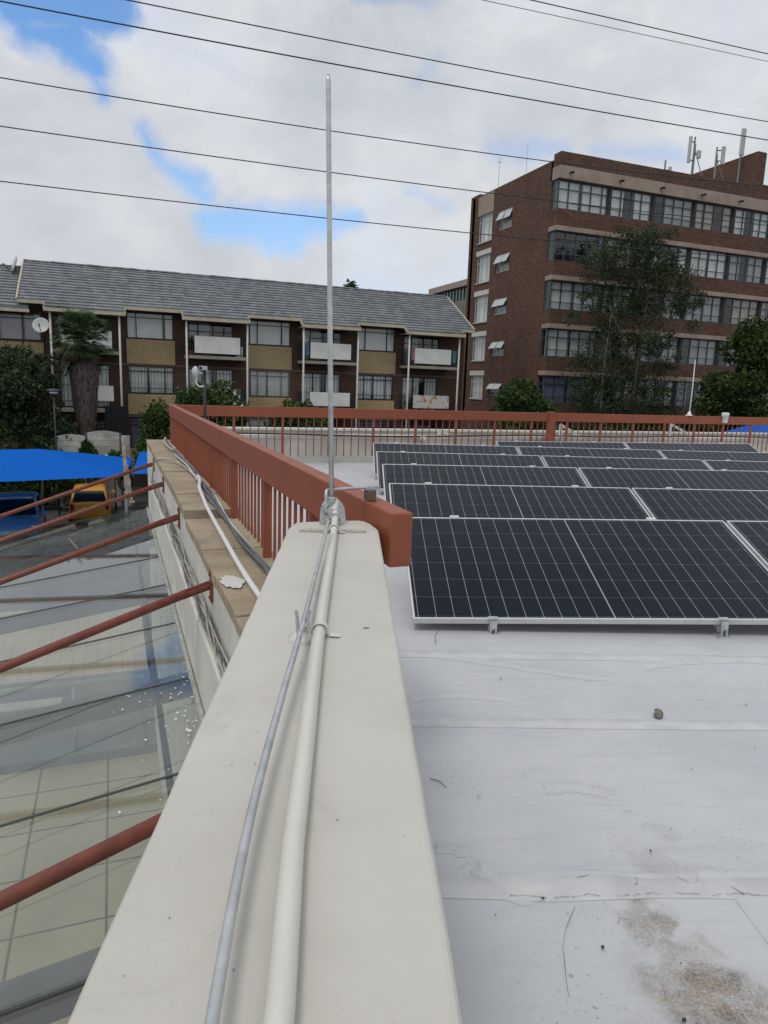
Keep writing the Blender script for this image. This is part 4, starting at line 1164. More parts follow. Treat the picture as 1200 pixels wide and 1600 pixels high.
def dish(name, c, r, facing, label, post):
    t = thing(name, label, 'satellite dish', c)
    A = np.array(facing, float); A /= np.linalg.norm(A)
    prof = [(0, -.11 * r), (.35 * r, -.10 * r), (.7 * r, -.045 * r), (r, .07 * r), (1.02 * r, .06 * r), (.7 * r, -.08 * r), (0, -.15 * r)]
    MB().lathe(prof, c, 28, A).build('reflector', dish_m, t, smooth=True)
    cc = np.array(c); foc = cc + A * r * .95 - np.array((0, 0, r * .35))
    MB().tube([cc + np.array((0, 0, -r * .95)), foc], .018, 6).build('feed_arm', dark_metal, t)
    MB().bar(foc - A * .05, foc + A * .07, .07, .07).build('receiver', mat('dark_receiver', (.08, .08, .085), .5), t)
    MB().tube([cc - A * r * .12, post], .028, 8).build('mast', steel, t)


dish('satellite_dish', (-3.04, 36.9, 6.75), .36, (-.15, -.95, .35), 'pale round satellite dish facing us on the wall left of the palm', (-3.0, 38.0, 6.45))
dish('satellite_dish', (-4.40, 40.4, 9.78), .50, (-.93, -.25, .35), 'grey satellite dish seen edge-on beside the end of the roof ridge', (-4.25, 40.8, 9.2))
dish('satellite_dish', (9.75, 37.2, 6.95), .36, (-.96, -.22, .25), 'slim satellite dish edge-on, on the upper balcony behind the lightning rod', (9.9, 37.95, 6.75))

# ------------------------------------------------------------------ tall brick block on the right
BY = 36.0; BXL = 24.1
blk = thing('apartment_block', 'tall red brown brick apartment block with beige bands and long window rows', 'building', (38, 41, GZ))
ROWZ = []
for k in range(7):
    top = 13.68 - 2.74 * (k - 1) if k else 16.47
    ROWZ.append((top - (1.58 if k == 0 else 1.63), top))
wl = MB()
left_ops = []
LW = [(43.55, 45.42, z0_, z1_) for (z0_, z1_) in ((14.46, 16.25), (11.79, 13.60), (9.12, 10.91), (6.5, 8.15), (3.86, 5.46))]
SW = [(41.02, 42.7, z0_, z1_) for (z0_, z1_) in ((14.83, 16.05), (12.15, 13.3), (9.45, 10.5), (6.76, 7.74), (4.13, 4.99))]
for q in LW + SW: left_ops.append(q)
lw = MB(); walled(lw, 36.75, 46.4, GZ, 17.62, BXL, BXL + .3, left_ops)
lw.v = [(y_, x_, z_) for (x_, y_, z_) in lw.v]                # the slab was laid along x; turn it along y
wl.v += lw.v; wl.f += lw.f
wl.box(BXL, 62, 36.75, 36.9, 16.5, 17.62)
wl.box(BXL, 62, 46.1, 46.4, GZ, 17.62)
wl.box(BXL - .03, BXL + .35, 46.402, 46.7, GZ, 17.75)
wl.box(BXL + .002, BXL + .28, 45.5, 46.39, 17.625, 17.78)
wl.build('wall', brick_block, blk)
sp_ = MB()
sp_.box(BXL + .01, 62, BY + .02, 36.74, 17.18, 17.93)
for k in range(7):
    z0_, z1_ = ROWZ[k]
    nxt = ROWZ[k + 1][1] + .27 if k < 6 else GZ
    sp_.box(BXL + .01, 62, BY + .02, 36.74, nxt, z0_ - .003)
sp_.build('spandrel', brick_block, blk)
bn_ = MB().box(BXL - .06, 62, BY - .06, 36.70, 16.49, 17.177)
for k in range(1, 7): bn_.box(BXL - .06, 62, BY - .06, 36.70, ROWZ[k][1] + .005, ROWZ[k][1] + .267)
bn_.build('band', beige_band, blk, bevel=.015)
MB().box(BXL - .012, BXL - .001, 43.5, 45.6, 16.27, 17.55).build('plaster_patch', beige_band, blk)
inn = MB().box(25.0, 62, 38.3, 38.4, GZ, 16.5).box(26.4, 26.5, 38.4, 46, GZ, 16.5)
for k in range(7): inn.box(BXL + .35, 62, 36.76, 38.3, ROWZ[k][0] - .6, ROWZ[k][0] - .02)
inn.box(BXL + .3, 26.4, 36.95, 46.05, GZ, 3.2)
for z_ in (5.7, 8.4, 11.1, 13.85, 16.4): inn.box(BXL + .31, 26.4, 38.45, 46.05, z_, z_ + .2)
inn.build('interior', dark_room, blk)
MB().box(BXL + .3, 62, 36.9, 46.1, 16.6, 17.1).build('roof', concrete, blk)
colx = [27.77 + 3.24 * i for i in range(11)]
pier_m = mat('dark_pier', (.045, .035, .032), .8)
for k in range(7):
    for x_ in colx[:7]: MB().box(x_ - .10, x_ + .10, BY + .10, 36.6, ROWZ[k][0] - .002, ROWZ[k][1] + .003).build('pier', pier_m, blk)
rg = np.random.default_rng(17)
edges = [BXL + .03] + colx
for k in range(6):
    z0_, z1_ = ROWZ[k]
    for i in range(6):
        x0_ = edges[i] + (.10 if i else 0); x1_ = edges[i + 1] - .10
        cm = [curtain_m, curtain_m, curtain_d, curtain_w, curtain_p][rg.integers(0, 5)]
        mode = rg.integers(0, 7)
        if k == 0 and i == 0: cm, mode = curtain_m, 0
        if k == 4 and i == 0: cm, mode = curtain_p, 0
        if k in (2, 3) and i == 0: cm, mode = curtain_m, 0
        if k == 1 and i == 0: mode = 9
        cu = {4: ((0, .20), (.22, .46), (.47, .60), (.86, 1)), 5: ((.04, .30), (.52, .74), (.76, .98)), 6: ((0, .14), (.30, .55), (.56, .80)), 0: ((0, .48), (.5, 1)), 1: ((0, .34), (.6, 1)), 2: ((.0, .22), (.26, .50), (.78, 1)), 3: ((.3, 1),), 9: ((.93, 1),)}[int(mode)]
        window(blk, x0_, x1_, z0_, z1_, BY + .22, (.22, .44, .66, .88) if i == 0 else (.25, .5, .75), (.70, .26), teal_frame, cu, cm, seed=100 + 10 * k + i, fw=.06)
    # the window turns the corner
    f = MB()
    for (ya, yb, za, zb) in ((36.1, 36.72, z0_, z0_ + .06), (36.1, 36.72, z1_ - .06, z1_), (36.12, 36.17, z0_, z1_), (36.67, 36.72, z0_, z1_), (36.1, 36.72, z0_ + 1.1, z0_ + 1.14)):
        f.box(BXL + .04, BXL + .10, ya, yb, za, zb)
    sw_ = f.build('window', teal_frame, blk)
    MB().add([(BXL + .07, 36.17, z0_ + .06), (BXL + .07, 36.67, z0_ + .06), (BXL + .07, 36.67, z1_ - .06), (BXL + .07, 36.17, z1_ - .06)], [(0, 1, 2, 3)]).build('pane', win_glass, sw_)


def side_window(y0, y1, z0, z1, kind, seed):
    """window in the left face, facing -x"""
    f = MB(); X_ = BXL + .08; fw = .05
    for (ya, yb, za, zb) in ((y0, y1, z0, z0 + fw), (y0, y1, z1 - fw, z1), (y0, y0 + fw, z0 + fw, z1 - fw), (y1 - fw, y1, z0 + fw, z1 - fw)):
        f.box(X_ - .03, X_ + .03, ya, yb, za, zb)
    cols = (.3, .7) if kind == 'tall' else (.5,)
    for c in cols: f.box(X_ - .025, X_ + .025, y0 + (y1 - y0) * c - .02, y0 + (y1 - y0) * c + .02, z0 + fw, z1 - fw)
    if kind == 'tall': f.box(X_ - .022, X_ + .022, y0 + fw, y1 - fw, z0 + (z1 - z0) * .72, z0 + (z1 - z0) * .72 + .035)
    else: f.box(X_ - .022, X_ + .022, y0 + fw, y1 - fw, z0 + (z1 - z0) * .42, z0 + (z1 - z0) * .42 + .035)
    o = f.build('window', white_frame, blk)
    MB().add([(X_, y0 + fw, z0 + fw), (X_, y1 - fw, z0 + fw), (X_, y1 - fw, z1 - fw), (X_, y0 + fw, z1 - fw)], [(0, 1, 2, 3)]).build('pane', win_glass, o)
    if kind == 'tall':
        mb = pleats(y0 + .03, y1 - .03, X_ + .14, z0, z1, seed=seed); mb.v = [(b, a, c) for (a, b, c) in mb.v]; mb.build('curtain', curtain_m, o)
        if z1 < 15: MB().box(BXL - .04, BXL + .02, y0 - .1, y1 + .1, z1 + .01, z1 + .33).build('lintel', mat('white_lintel', (.62, .61, .57), .7, var=.1, vscale=3), o)
        MB().box(BXL - .06, BXL + .03, y0 - .05, y1 + .05, z0 - .06, z0 - .004).build('sill', white_frame, o)
    else:
        for i in (0, 1):                                       # top-hung casements, propped open
            ya = y0 + .03 + (y1 - y0) * .5 * i; yb = ya + (y1 - y0) * .5 - .06; zh = z1 - .06; zl = z0 + (z1 - z0) * .48
            out = .32 if (i + seed) % 3 else .26
            P = [(X_ - .03, ya, zh), (X_ - .03, yb, zh), (X_ - out, yb, zl + .02), (X_ - out, ya, zl + .02)]
            cs = MB()
            for p_, q_ in ((P[0], P[1]), (P[1], P[2]), (P[2], P[3]), (P[3], P[0])): cs.bar(p_, q_, .03, .03)
            so_ = cs.build('sash', white_frame, o)
            MB().add(P, [(0, 1, 2, 3)]).build('pane', mat('frosted_pane', (.45, .48, .48), .2, spec=.6), so_)
        MB().box(X_ + .2, X_ + .24, y0 + .02, y1 - .02, z0, z1).build('blind', mat('pale_blind', (.42, .43, .41), .8), o)


for i, q in enumerate(LW): side_window(*q, 'tall', i + 3)
for i, q in enumerate(SW): side_window(*q, 'small', i)
b = MB()
for i, x_ in enumerate((24.75, 28.25, 31.3, 34.5, 37.6, 40.9, 44.1)):
    b = MB().box(x_ - .07, x_ + .07, BY - .34, BY - .062, 16.78, 16.85).tube([(x_, BY - .38, 16.76), (x_, BY - .30, 16.80)], .06, 8)
    b.build('spout', dark_metal, blk)
MB().box(40.9, 41.7, 38, 46, 17.1, 20.85).box(41.7, 52, 39.2, 46, 17.1, 19.3).build('stair_tower', brick_block, blk)
MB().tube([(24.3, 36.82, GZ), (24.3, 36.82, 2.0)], .05, 8)


def mast(x_, label, zt, panels, yy=39.0, lattice=True):
    t = thing('antenna_mast', label, 'antenna', (x_, yy, 17.1), 'phone antennas on the roof of the brick block')
    p = MB().tube([(x_, yy, 17.1), (x_, yy, zt)], .055, 8)
    if lattice:
        p.tube([(x_ + .3, yy + .2, 17.1), (x_ + .3, yy + .2, zt - .35)], .03, 6)
        for z_ in np.arange(18.2, zt - .4, .42): p.bar((x_, yy, z_), (x_ + .3, yy + .2, z_ + .2), .03, .03)
        p.bar((x_ + .05, yy, zt - .7), (x_ + 1.1, yy, 18.6), .04, .04)
    p.build('pole', mat('grey_mast', (.25, .26, .26), .5, metal=.4), t)
    for (ox, z0_, z1_, wd) in panels:
        q = MB().box(x_ + ox - wd / 2, x_ + ox + wd / 2, yy - .28, yy - .12, z0_, z1_)
        q.build('panel', antenna_m, t, bevel=.04)
        MB().bar((x_ + ox, yy - .13, z0_ + .25), (x_, yy, z0_ + .25), .06, .05).bar((x_ + ox, yy - .13, z1_ - .25), (x_, yy, z1_ - .25), .06, .05).build('bracket', dark_metal, t)


mast(36.35, 'lattice antenna mast with one slim panel, leftmost of the big masts', 21.35, ((-.55, 19.62, 21.25, .20), (.25, 20.0, 20.5, .3)))
mast(38.3, 'short antenna mast between the lattice mast and the thick panel', 21.0, ((.38, 19.9, 21.05, .26),))
mast(40.42, 'thick pale panel antenna on a pole beside the stair tower', 22.4, ((-.15, 20.7, 22.4, .34),), lattice=False)
mast(34.1, 'small dark aerial pole left of the lattice mast', 19.6, ((.25, 18.75, 19.2, .2),), lattice=False)
tag(MB().tube([(24.3, 43.4, 17.1), (24.3, 43.4, 19.6)], .02, 6).tube([(24.1, 43.4, 19.3), (24.5, 43.4, 19.3)], .015, 6).build('aerial', steel), 'thin television aerial on the left edge of the brick block roof', 'aerial')
tag(MB().tube([(24.3, 40.0, 17.1), (24.3, 40.0, 19.4)], .016, 6).build('aerial', steel), 'thin bare aerial rod nearer the front corner of the brick block roof', 'aerial')

# far building between the two, and a far tree
fb = thing('office_building', 'distant flat-roofed building with greenish windows behind the grey roof end', 'building', (46, 88, GZ))
def fz(k): return 14.6 - 3.1 * k
b = MB().box(41.9, 62, 80, 91.2, GZ, 15.6); b.build('wall', mat('pale_far_wall', (.22, .22, .20), .9, var=.3, vscale=.6), fb)
MB().box(41.4, 63, 79.4, 91.8, 17.2, 17.95).build('roof', mat('pinkish_slab', (.36, .28, .26), .9), fb)
MB().box(42.0, 62, 80.1, 91.1, 15.6, 17.2).build('glazing', mat('far_glass', (.10, .15, .14), .15, spec=.7), fb)
b = MB()
for y_ in np.arange(80.2, 91.2, .9): b.box(41.88, 41.99, y_, y_ + .09, 15.6, 17.2)
b.build('mullion', dark_metal, fb)

# ------------------------------------------------------------------ planting
def tree(name, label, cat, base, trunk, clumps, n, size, lmat, seed, tmat=None, group=None, extra=None, shell=.5, droop=.3):
    t = thing(name, label, cat, base, group)
    rg_ = np.random.default_rng(seed)
    if trunk:
        tb = MB()
        for pts, rs in trunk: tb.tube(pts, rs, 8)
        tb.build('trunk', tmat or bark, t, smooth=True)
    pts = clump_points(clumps, n, rg_, shell)
    quads_mesh('crown', leaves(pts, size, rg_, droop), 4, lmat, t)
    if extra:
        em, cnt, sz, flt = extra
        q = clump_points(clumps, cnt * 6, rg_, .95); q = q[flt(q)][:cnt]
        if len(q): quads_mesh('blossom', leaves(np.repeat(q, 5, 0) + rg_.normal(size=(len(q) * 5, 3)) * sz * .5, sz, rg_, 0, 1.1), 4, em, t)
    return t


rg = np.random.default_rng(30)
# dark bougainvillea mass at the left edge
cl_ = sub_clumps(-3.9, 33.3, 3.6, 2.1, 2.0, 2.5, 24, rg, .34) + sub_clumps(-1.95, 32.9, 2.0, 1.3, 1.2, 1.7, 12, rg, .38) + sub_clumps(-6.0, 33.3, 2.8, 2.7, 2.2, 3.2, 16, rg, .34)
tree('bougainvillea_bush', 'big dark bougainvillea bush with a few pink flowers at the left edge', 'bush', (-3.5, 33.2, GZ), [([(-3.6, 33.2, GZ), (-3.7, 33.3, 1), (-3.9, 33.2, 4)], [.18, .14, .05]), ([(-2.9, 33, GZ), (-2.5, 32.8, 1), (-2.0, 32.7, 2.4)], [.12, .09, .03])],
     cl_, 26000, .105, lf_dark, 1, extra=(petal_p, 5, .12, lambda q: (q[:, 1] < 32.2) & (q[:, 2] > 3.9) & (q[:, 0] < -2.4)))
cl_ = sub_clumps(-2.9, 31.5, .5, 1.7, .9, 1.8, 14, rg, .4) + sub_clumps(-5.0, 31.5, .5, 2.0, .9, 1.8, 12, rg, .4)
tree('shrub', 'dense green shrub at the foot of the bougainvillea, above the blue shade net', 'bush', (-3.0, 31.5, GZ), [([(-2.9, 31.5, GZ), (-2.8, 31.5, .8)], [.1, .03])], cl_, 14000, .085, lf_mid, 2)
# bush right of the palm, behind the railing corner
cl_ = sub_clumps(3.4, 31.0, 2.9, 1.7, 1.5, 1.9, 22, rg, .34) + sub_clumps(1.75, 30.5, 1.9, .9, 1.1, 1.6, 10, rg, .42) + sub_clumps(4.6, 31, 2.6, 1.1, 1.2, 1.5, 8, rg, .42)
tree('shrub', 'bright green leafy shrub behind the corner of the red railing', 'bush', (3.1, 31, GZ), [([(3.2, 31, GZ), (3.3, 31, 1), (3.4, 31, 3.2)], [.16, .12, .04]), ([(3.2, 31, .6), (4.2, 31, 2.2)], [.08, .03])],
     cl_, 20000, .10, lf_mid, 3, extra=(petal_w, 5, .10, lambda q: (q[:, 1] < 30.6) & (q[:, 0] > 3.8)))
cl_ = sub_clumps(7.9, 31.0, 2.2, 1.55, 1.3, 1.7, 18, rg, .36)
tree('shrub', 'rounded green shrub below the lattice window behind the lightning rod', 'bush', (7.9, 31, GZ), [([(7.9, 31, GZ), (7.9, 31, 2)], [.14, .05])], cl_, 13000, .10, lf_mid, 4)
cl_ = sub_clumps(20.4, 32.6, 3.3, 1.9, 1.5, 1.75, 18, rg, .36) + sub_clumps(21.9, 32.4, 2.5, 1.2, 1.2, 1.2, 8, rg, .4)
tree('small_tree', 'bushy dark green tree against the foot of the brick block', 'tree', (20.5, 32.6, GZ), [([(20.4, 32.6, GZ), (20.4, 32.6, 1), (20.5, 32.6, 3.6)], [.16, .12, .04])], cl_, 15000, .105, lf_mid, 5)
# tall airy tree in front of the block
trk = [([(28.2, 33, GZ), (28.15, 33, 3), (28.25, 33, 6.6), (28.5, 33, 10.5), (28.6, 33, 12.5)], [.13, .11, .085, .055, .025]),
       ([(28.2, 33, 5.2), (27.0, 32.8, 7.4), (25.6, 32.6, 9.3)], [.06, .045, .02]), ([(28.3, 33, 7.2), (29.8, 33.2, 9.2), (31.6, 33, 10.6)], [.06, .045, .02]),
       ([(25.9, 32.8, GZ), (25.8, 32.8, 3), (25.7, 32.7, 6), (25.9, 32.7, 9)], [.06, .05, .04, .02]), ([(28.4, 33, 9), (27.6, 33, 11), (26.6, 33, 12.4)], [.05, .035, .015])]
cl_ = []
for (x_, z_, r_) in ((27.2, 13.2, .85), (28.6, 12.9, 1.1), (25.8, 12.4, .9), (30.2, 12.0, .95), (24.6, 11.2, .75), (26.6, 11.4, 1.05), (28.4, 11.3, 1.1), (31.4, 11.0, .95), (32.4, 10.3, .7),
                     (25.2, 9.8, .75), (27.0, 9.6, .95), (29.0, 9.6, 1.05), (30.6, 9.2, .9), (24.0, 8.5, .5), (26.2, 7.9, .85), (28.6, 7.6, .95), (29.9, 7.6, .65), (30.6, 6.2, .6), (25.2, 6.2, .8), (27.6, 6.0, .95),
                     (29.4, 5.4, .9), (26.6, 4.6, 1.0), (24.8, 4.4, .75), (28.6, 3.6, 1.1), (30.6, 3.8, .9), (26.0, 3.0, 1.0), (24.6, 2.4, .9), (29.8, 2.4, 1.0), (27.6, 2.2, 1.1)):
    cl_ += sub_clumps(x_, 33 + rg.uniform(-.6, .6), z_, r_ * 1.55, r_ * 1.2, r_ * 1.35, 8, rg, .34)
for q in ((26.4, 33, 11.6, 2.3, 1.2, 1.7), (29.6, 33, 11.0, 2.6, 1.2, 1.7), (27.6, 33, 8.6, 3.2, 1.3, 2.2), (25.6, 33, 5.4, 2.0, 1.2, 2.4), (28.8, 33, 4.6, 2.6, 1.3, 2.8), (27.2, 33, 2.4, 3.6, 1.3, 1.8)): cl_.append(q)
tree('tall_tree', 'tall airy dark tree with a pale thin trunk before the brick block windows', 'tree', (28.2, 33, GZ), trk, cl_, 60000, .070, lf_olive, 6, tmat=pale_bark,
     extra=(petal_y, 4, .11, lambda q: (q[:, 2] < 5) & (q[:, 0] < 26.5) & (q[:, 1] < 32.6)), shell=.25, droop=.6)
cl_ = sub_clumps(33.2, 28.5, 7.0, 2.6, 2.2, 2.6, 20, rg, .32) + sub_clumps(30.7, 28.2, 4.5, 2.7, 2.0, 2.2, 28, rg, .28) + sub_clumps(28.8, 28.2, 3.2, 1.0, 1.2, 1.2, 8, rg, .4) + sub_clumps(34.5, 28.5, 4, 3, 2, 3, 14, rg, .35)
tree('broadleaf_tree', 'yellow green broadleaf tree at the right edge before the brick block', 'tree', (32.5, 28.5, GZ), [([(32.5, 28.5, GZ), (32.5, 28.5, 2), (32.8, 28.5, 6.5)], [.28, .2, .06]), ([(32.5, 28.5, 1.5), (30.5, 28.3, 4.5)], [.12, .04])], cl_, 24000, .125, lf_lime, 7)
cl_ = []
for i in range(34): cl_.append((12.2 + i * .75 + rg.uniform(-.3, .3), 25 + rg.uniform(-.6, .6), .7 + rg.uniform(-.2, .35), .6, .7, .9))
tree('hedge', 'low clipped green hedge along the garden beyond the far parapet', 'hedge', (24, 25, GZ), None, cl_, 26000, .10, lf_dark, 8)
cl_ = []
for i in range(26): cl_.append((24 + i * .7, 30.5 + rg.uniform(-.6, .6), 1.2 + rg.uniform(-.2, .5), .8, .8, 1.5))
tree('hedge', 'tall dark hedge under the trees before the brick block', 'hedge', (33, 30.5, GZ), None, cl_, 20000, .13, lf_dark, 9)
cl_ = sub_clumps(39.8, 120, 17.5, 2.4, 2.4, 4.2, 14, rg, .4)
tree('distant_tree', 'small dark tree top showing above the grey roof ridge', 'tree', (39.8, 120, GZ), [([(39.8, 120, GZ), (39.8, 120, 18)], [.5, .2])], cl_, 4000, .34, lf_dark, 10)
cl_ = sub_clumps(40.6, 72, 12.5, 2.2, 2.2, 3.0, 10, rg, .4)
tree('distant_tree', 'grey green tree in front of the distant building with greenish windows', 'tree', (40.6, 72, GZ), [([(40.6, 72, GZ), (40.6, 72, 13)], [.4, .15])], cl_, 6000, .22, lf_olive, 12)
# roses against the white garden wall
cl_ = sub_clumps(-1.05, 31.6, 1.15, .6, .35, .9, 9, rg, .45)
tree('rose_bush', 'climbing rose on the white garden wall, left of the other rose', 'bush', (-1.05, 31.6, GZ), [([(-1.05, 31.6, GZ), (-1.05, 31.6, 1.4)], [.05, .02])], cl_, 4200, .085, lf_mid, 13, extra=(petal_w, 3, .10, lambda q: q[:, 1] < 31.5))
cl_ = sub_clumps(-.05, 31.2, .85, .85, .4, .65, 10, rg, .45)
tree('rose_bush', 'rose bush with white blooms beside the leaning white post', 'bush', (-.05, 31.2, GZ), [([(-.05, 31.2, GZ), (-.05, 31.2, 1.0)], [.05, .02])], cl_, 4200, .085, lf_mid, 14, extra=(petal_w, 5, .12, lambda q: q[:, 1] < 31.1))

# palm
def palm():
    bx_, by_ = -1.17, 33.9
    t = thing('palm_tree', 'stout fan palm with a shaggy trunk before the apartment balcony', 'palm', (bx_, by_, GZ))
    rg_ = np.random.default_rng(44)
    MB().tube([(bx_, by_, GZ), (bx_ - .02, by_, .3), (bx_, by_, 2.2), (bx_, by_, 3.5), (bx_ - .02, by_, 4.6), (bx_ - .03, by_, 5.25), (bx_, by_, 5.9)], [.28, .29, .34, .46, .57, .38, .15], 22).build('trunk', fibre_m, t, smooth=True)
    sk = []
    for i in range(4200):                                      # old leaf bases standing off the trunk
        a = rg_.uniform(0, 6.28); z_ = rg_.uniform(.9, 5.25); r_ = np.interp(z_, [.9, 2.2, 3.5, 4.6, 5.25], [.30, .35, .47, .58, .42])
        c = np.array((bx_ + r_ * math.cos(a), by_ + r_ * math.sin(a), z_)); tn = np.array((-math.sin(a), math.cos(a), 0)); up = np.array((math.cos(a) * .35, math.sin(a) * .35, .94))
        l_ = rg_.uniform(.14, .34); w_ = rg_.uniform(.012, .034)
        sk.append([c - tn * w_, c + tn * w_, c + up * l_ + tn * w_ * .3, c + up * l_ - tn * w_ * .3])
    quads_mesh('leaf_bases', np.array(sk), 4, leaf_mat('leaf_base_brown', (.07, .05, .042), (.30, .235, .205), (.36, .29, .25), .0), t)
    top = np.array((bx_, by_, 6.1))
    def fan(el, az, L, fr, spread, out):
        d = np.array((math.cos(az) * math.cos(el), math.sin(az) * math.cos(el), math.sin(el)))
        base = top + np.array((0, 0, rg_.uniform(-.25, .2))); tip = base + d * L
        sd_ = np.cross(d, (0, 0, 1.)); sd_ /= np.linalg.norm(sd_); nr = np.cross(sd_, d)
        out.append([base - sd_ * .012, base + sd_ * .012, tip + sd_ * .010, tip - sd_ * .010])
        for a in np.linspace(-spread, spread, 19):
            q = d * math.cos(a) + sd_ * math.sin(a) + nr * .12 * math.cos(2 * a)
            l_ = fr * (1 - .25 * abs(a / spread)) * rg_.uniform(.85, 1.1)
            mid_ = tip + q * l_ * .6; end = tip + q * l_ + np.array((0, 0, -l_ * rg_.uniform(.10, .35)))
            wv = np.cross(q, nr); wv /= np.linalg.norm(wv); wv = wv * .022
            out.append([tip - wv * .3, tip + wv * .3, mid_ + wv, mid_ - wv]); out.append([mid_ - wv, mid_ + wv, end + wv * .1, end - wv * .1])
    gr = []
    for i in range(96): fan(rg_.uniform(-.5, 1.1), rg_.uniform(0, 6.28), rg_.uniform(.50, 1.0), rg_.uniform(.6, .85), 1.2, gr)
    quads_mesh('crown', np.array(gr), 4, lf_palm, t)
    dd = []
    for i in range(70): fan(rg_.uniform(-1.25, -.5), rg_.uniform(0, 6.28), rg_.uniform(.5, .95), rg_.uniform(.45, .7), .7, dd)
    quads_mesh('dead_fronds', np.array(dd), 4, lf_skirt, t)


palm()

# garden wall of precast slabs, dark gate post, lamp
t = thing('garden_wall', 'weathered white precast slab wall behind the blue shade net', 'wall', (-1.1, 32.2, GZ))
b = MB()
rg = np.random.default_rng(8)
for k, (x0_, x1_) in enumerate(((-2.28, -1.165), (-1.11, .18), (.28, .61))):
    hmax = [1.97, 2.12, 2.06][k]
    z_ = GZ
    while z_ < hmax - .05:
        z2 = min(z_ + .24, hmax); b.box(x0_ + rg.uniform(0, .02), x1_, 32.15 + rg.uniform(-.01, .01), 32.22, z_ + .006, z2 - .004); z_ = z2
    if k < 2:
        n = 12; vs = []; 
        for i in range(n + 1):
            x_ = x0_ + (x1_ - x0_) * i / n; h_ = hmax + .09 * math.sin(math.pi * i / n); vs += [(x_, 32.15, hmax - .002), (x_, 32.15, h_), (x_, 32.22, hmax - .002), (x_, 32.22, h_)]
        fs = []
        for i in range(n): q = i * 4; fs += [(q, q + 4, q + 5, q + 1), (q + 2, q + 3, q + 7, q + 6), (q + 1, q + 5, q + 7, q + 3)]
        b.add(vs, fs)
b.build('slabs', mat('weathered_white_slab', (.60, .59, .54), .9, var=.45, vscale=3.0, fine=.4, bump=.4, bscale=20), t)
b = MB()
for x_ in (-1.137, .23): b.box(x_ - .05, x_ + .05, 32.13, 32.25, GZ, 2.11)
b.build('post', mat('grey_post', (.14, .14, .13), .9, var=.3, vscale=5), t)
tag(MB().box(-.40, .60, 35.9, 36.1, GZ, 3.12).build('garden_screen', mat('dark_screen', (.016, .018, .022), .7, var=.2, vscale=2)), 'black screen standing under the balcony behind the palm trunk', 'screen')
t = thing('garden_lamp', 'black garden lamp post with a small flat head by the dark bush', 'lamp', (-2.19, 30.5, GZ))
MB().tube([(-2.19, 30.5, GZ), (-2.19, 30.5, 3.80)], .035, 8).build('pole', dark_metal, t, smooth=True)
MB().lathe([(0, .0), (.13, 0), (.15, .10), (.24, .12), (.24, .17), (0, .20)], (-2.19, 30.5, 3.76), 20).build('head', mat('lamp_head', (.10, .11, .11), .5), t)
MB().lathe([(.12, 0), (.155, .005), (.145, .085), (.12, .09)], (-2.19, 30.5, 3.772), 20).build('lens', mat('milky_lens', (.5, .54, .54), .4), t)

# blue shade net over the car park
def shade(name, label, poly_pts, ridge, posts_, loc):
    t = thing(name, label, 'shade net', loc)
    n = 14; vs = []; fs = []
    A, B, C_, D_ = (np.array(q, float) for q in poly_pts)
    r0, r1 = (np.array(q, float) for q in ridge)
    def patch(p00, p10, p01, p11, sag):
        o = len(vs)
        for i in range(n + 1):
            for j in range(n + 1):
                u_, v_ = i / n, j / n
                p = (1 - u_) * (1 - v_) * p00 + u_ * (1 - v_) * p10 + (1 - u_) * v_ * p01 + u_ * v_ * p11
                p = p - np.array((0, 0, sag * math.sin(math.pi * u_) * (1 - (2 * v_ - 1) ** 2 * .4) * .6)); vs.append(p)
        for i in range(n):
            for j in range(n): q = o + i * (n + 1) + j; fs.append((q, q + 1, q + n + 2, q + n + 1))
    patch(A, B, r0, r1, .10); patch(r0, r1, D_, C_, .10); patch(B, C_, r1, r1, .06); patch(A, D_, r0, r0, .06)
    MB().add(vs, fs).build('fabric', net_m, t, smooth=True)
    for (x_, y_, z_) in posts_: MB().tube([(x_, y_, GZ), (x_, y_, z_)], .05, 10).build('post', mat('grey_steel_post', (.22, .23, .24), .5), t, smooth=True)
    return t


shade('shade_net', 'large bright blue shade net stretched over the parked cars', ((-9.5, 21.6, 1.42), (.24, 22.6, 1.50), (.60, 27.4, 1.55), (-9.5, 27.6, 1.6)), ((-7.6, 24.8, 2.12), (-2.25, 24.8, 2.14)),
      ((.27, 22.6, 1.52), (.58, 27.4, 1.55), (-9.4, 27.5, 1.6)), (-4, 24.5, GZ))
shade('shade_net', 'small blue shade net glimpsed just left of the parapet corner', ((.45, 22.8, 1.55), (5.5, 23.2, 1.6), (5.5, 27.2, 1.7), (.85, 27.6, 1.75)), ((1.9, 25, 2.1), (4.5, 25, 2.1)), ((5.4, 23.2, 1.6),), (3, 25, GZ))
shade('shade_net', 'blue shade net beyond the far parapet at the right edge', ((18.9, 16.6, 3.0), (27, 16.3, 3.0), (27, 20, 3.0), (20.4, 20, 3.0)), ((21.2, 18.2, 3.72), (25.5, 18.2, 3.8)), ((18.95, 16.65, 3.0), (20.45, 19.95, 3.0)), (22, 18, GZ))

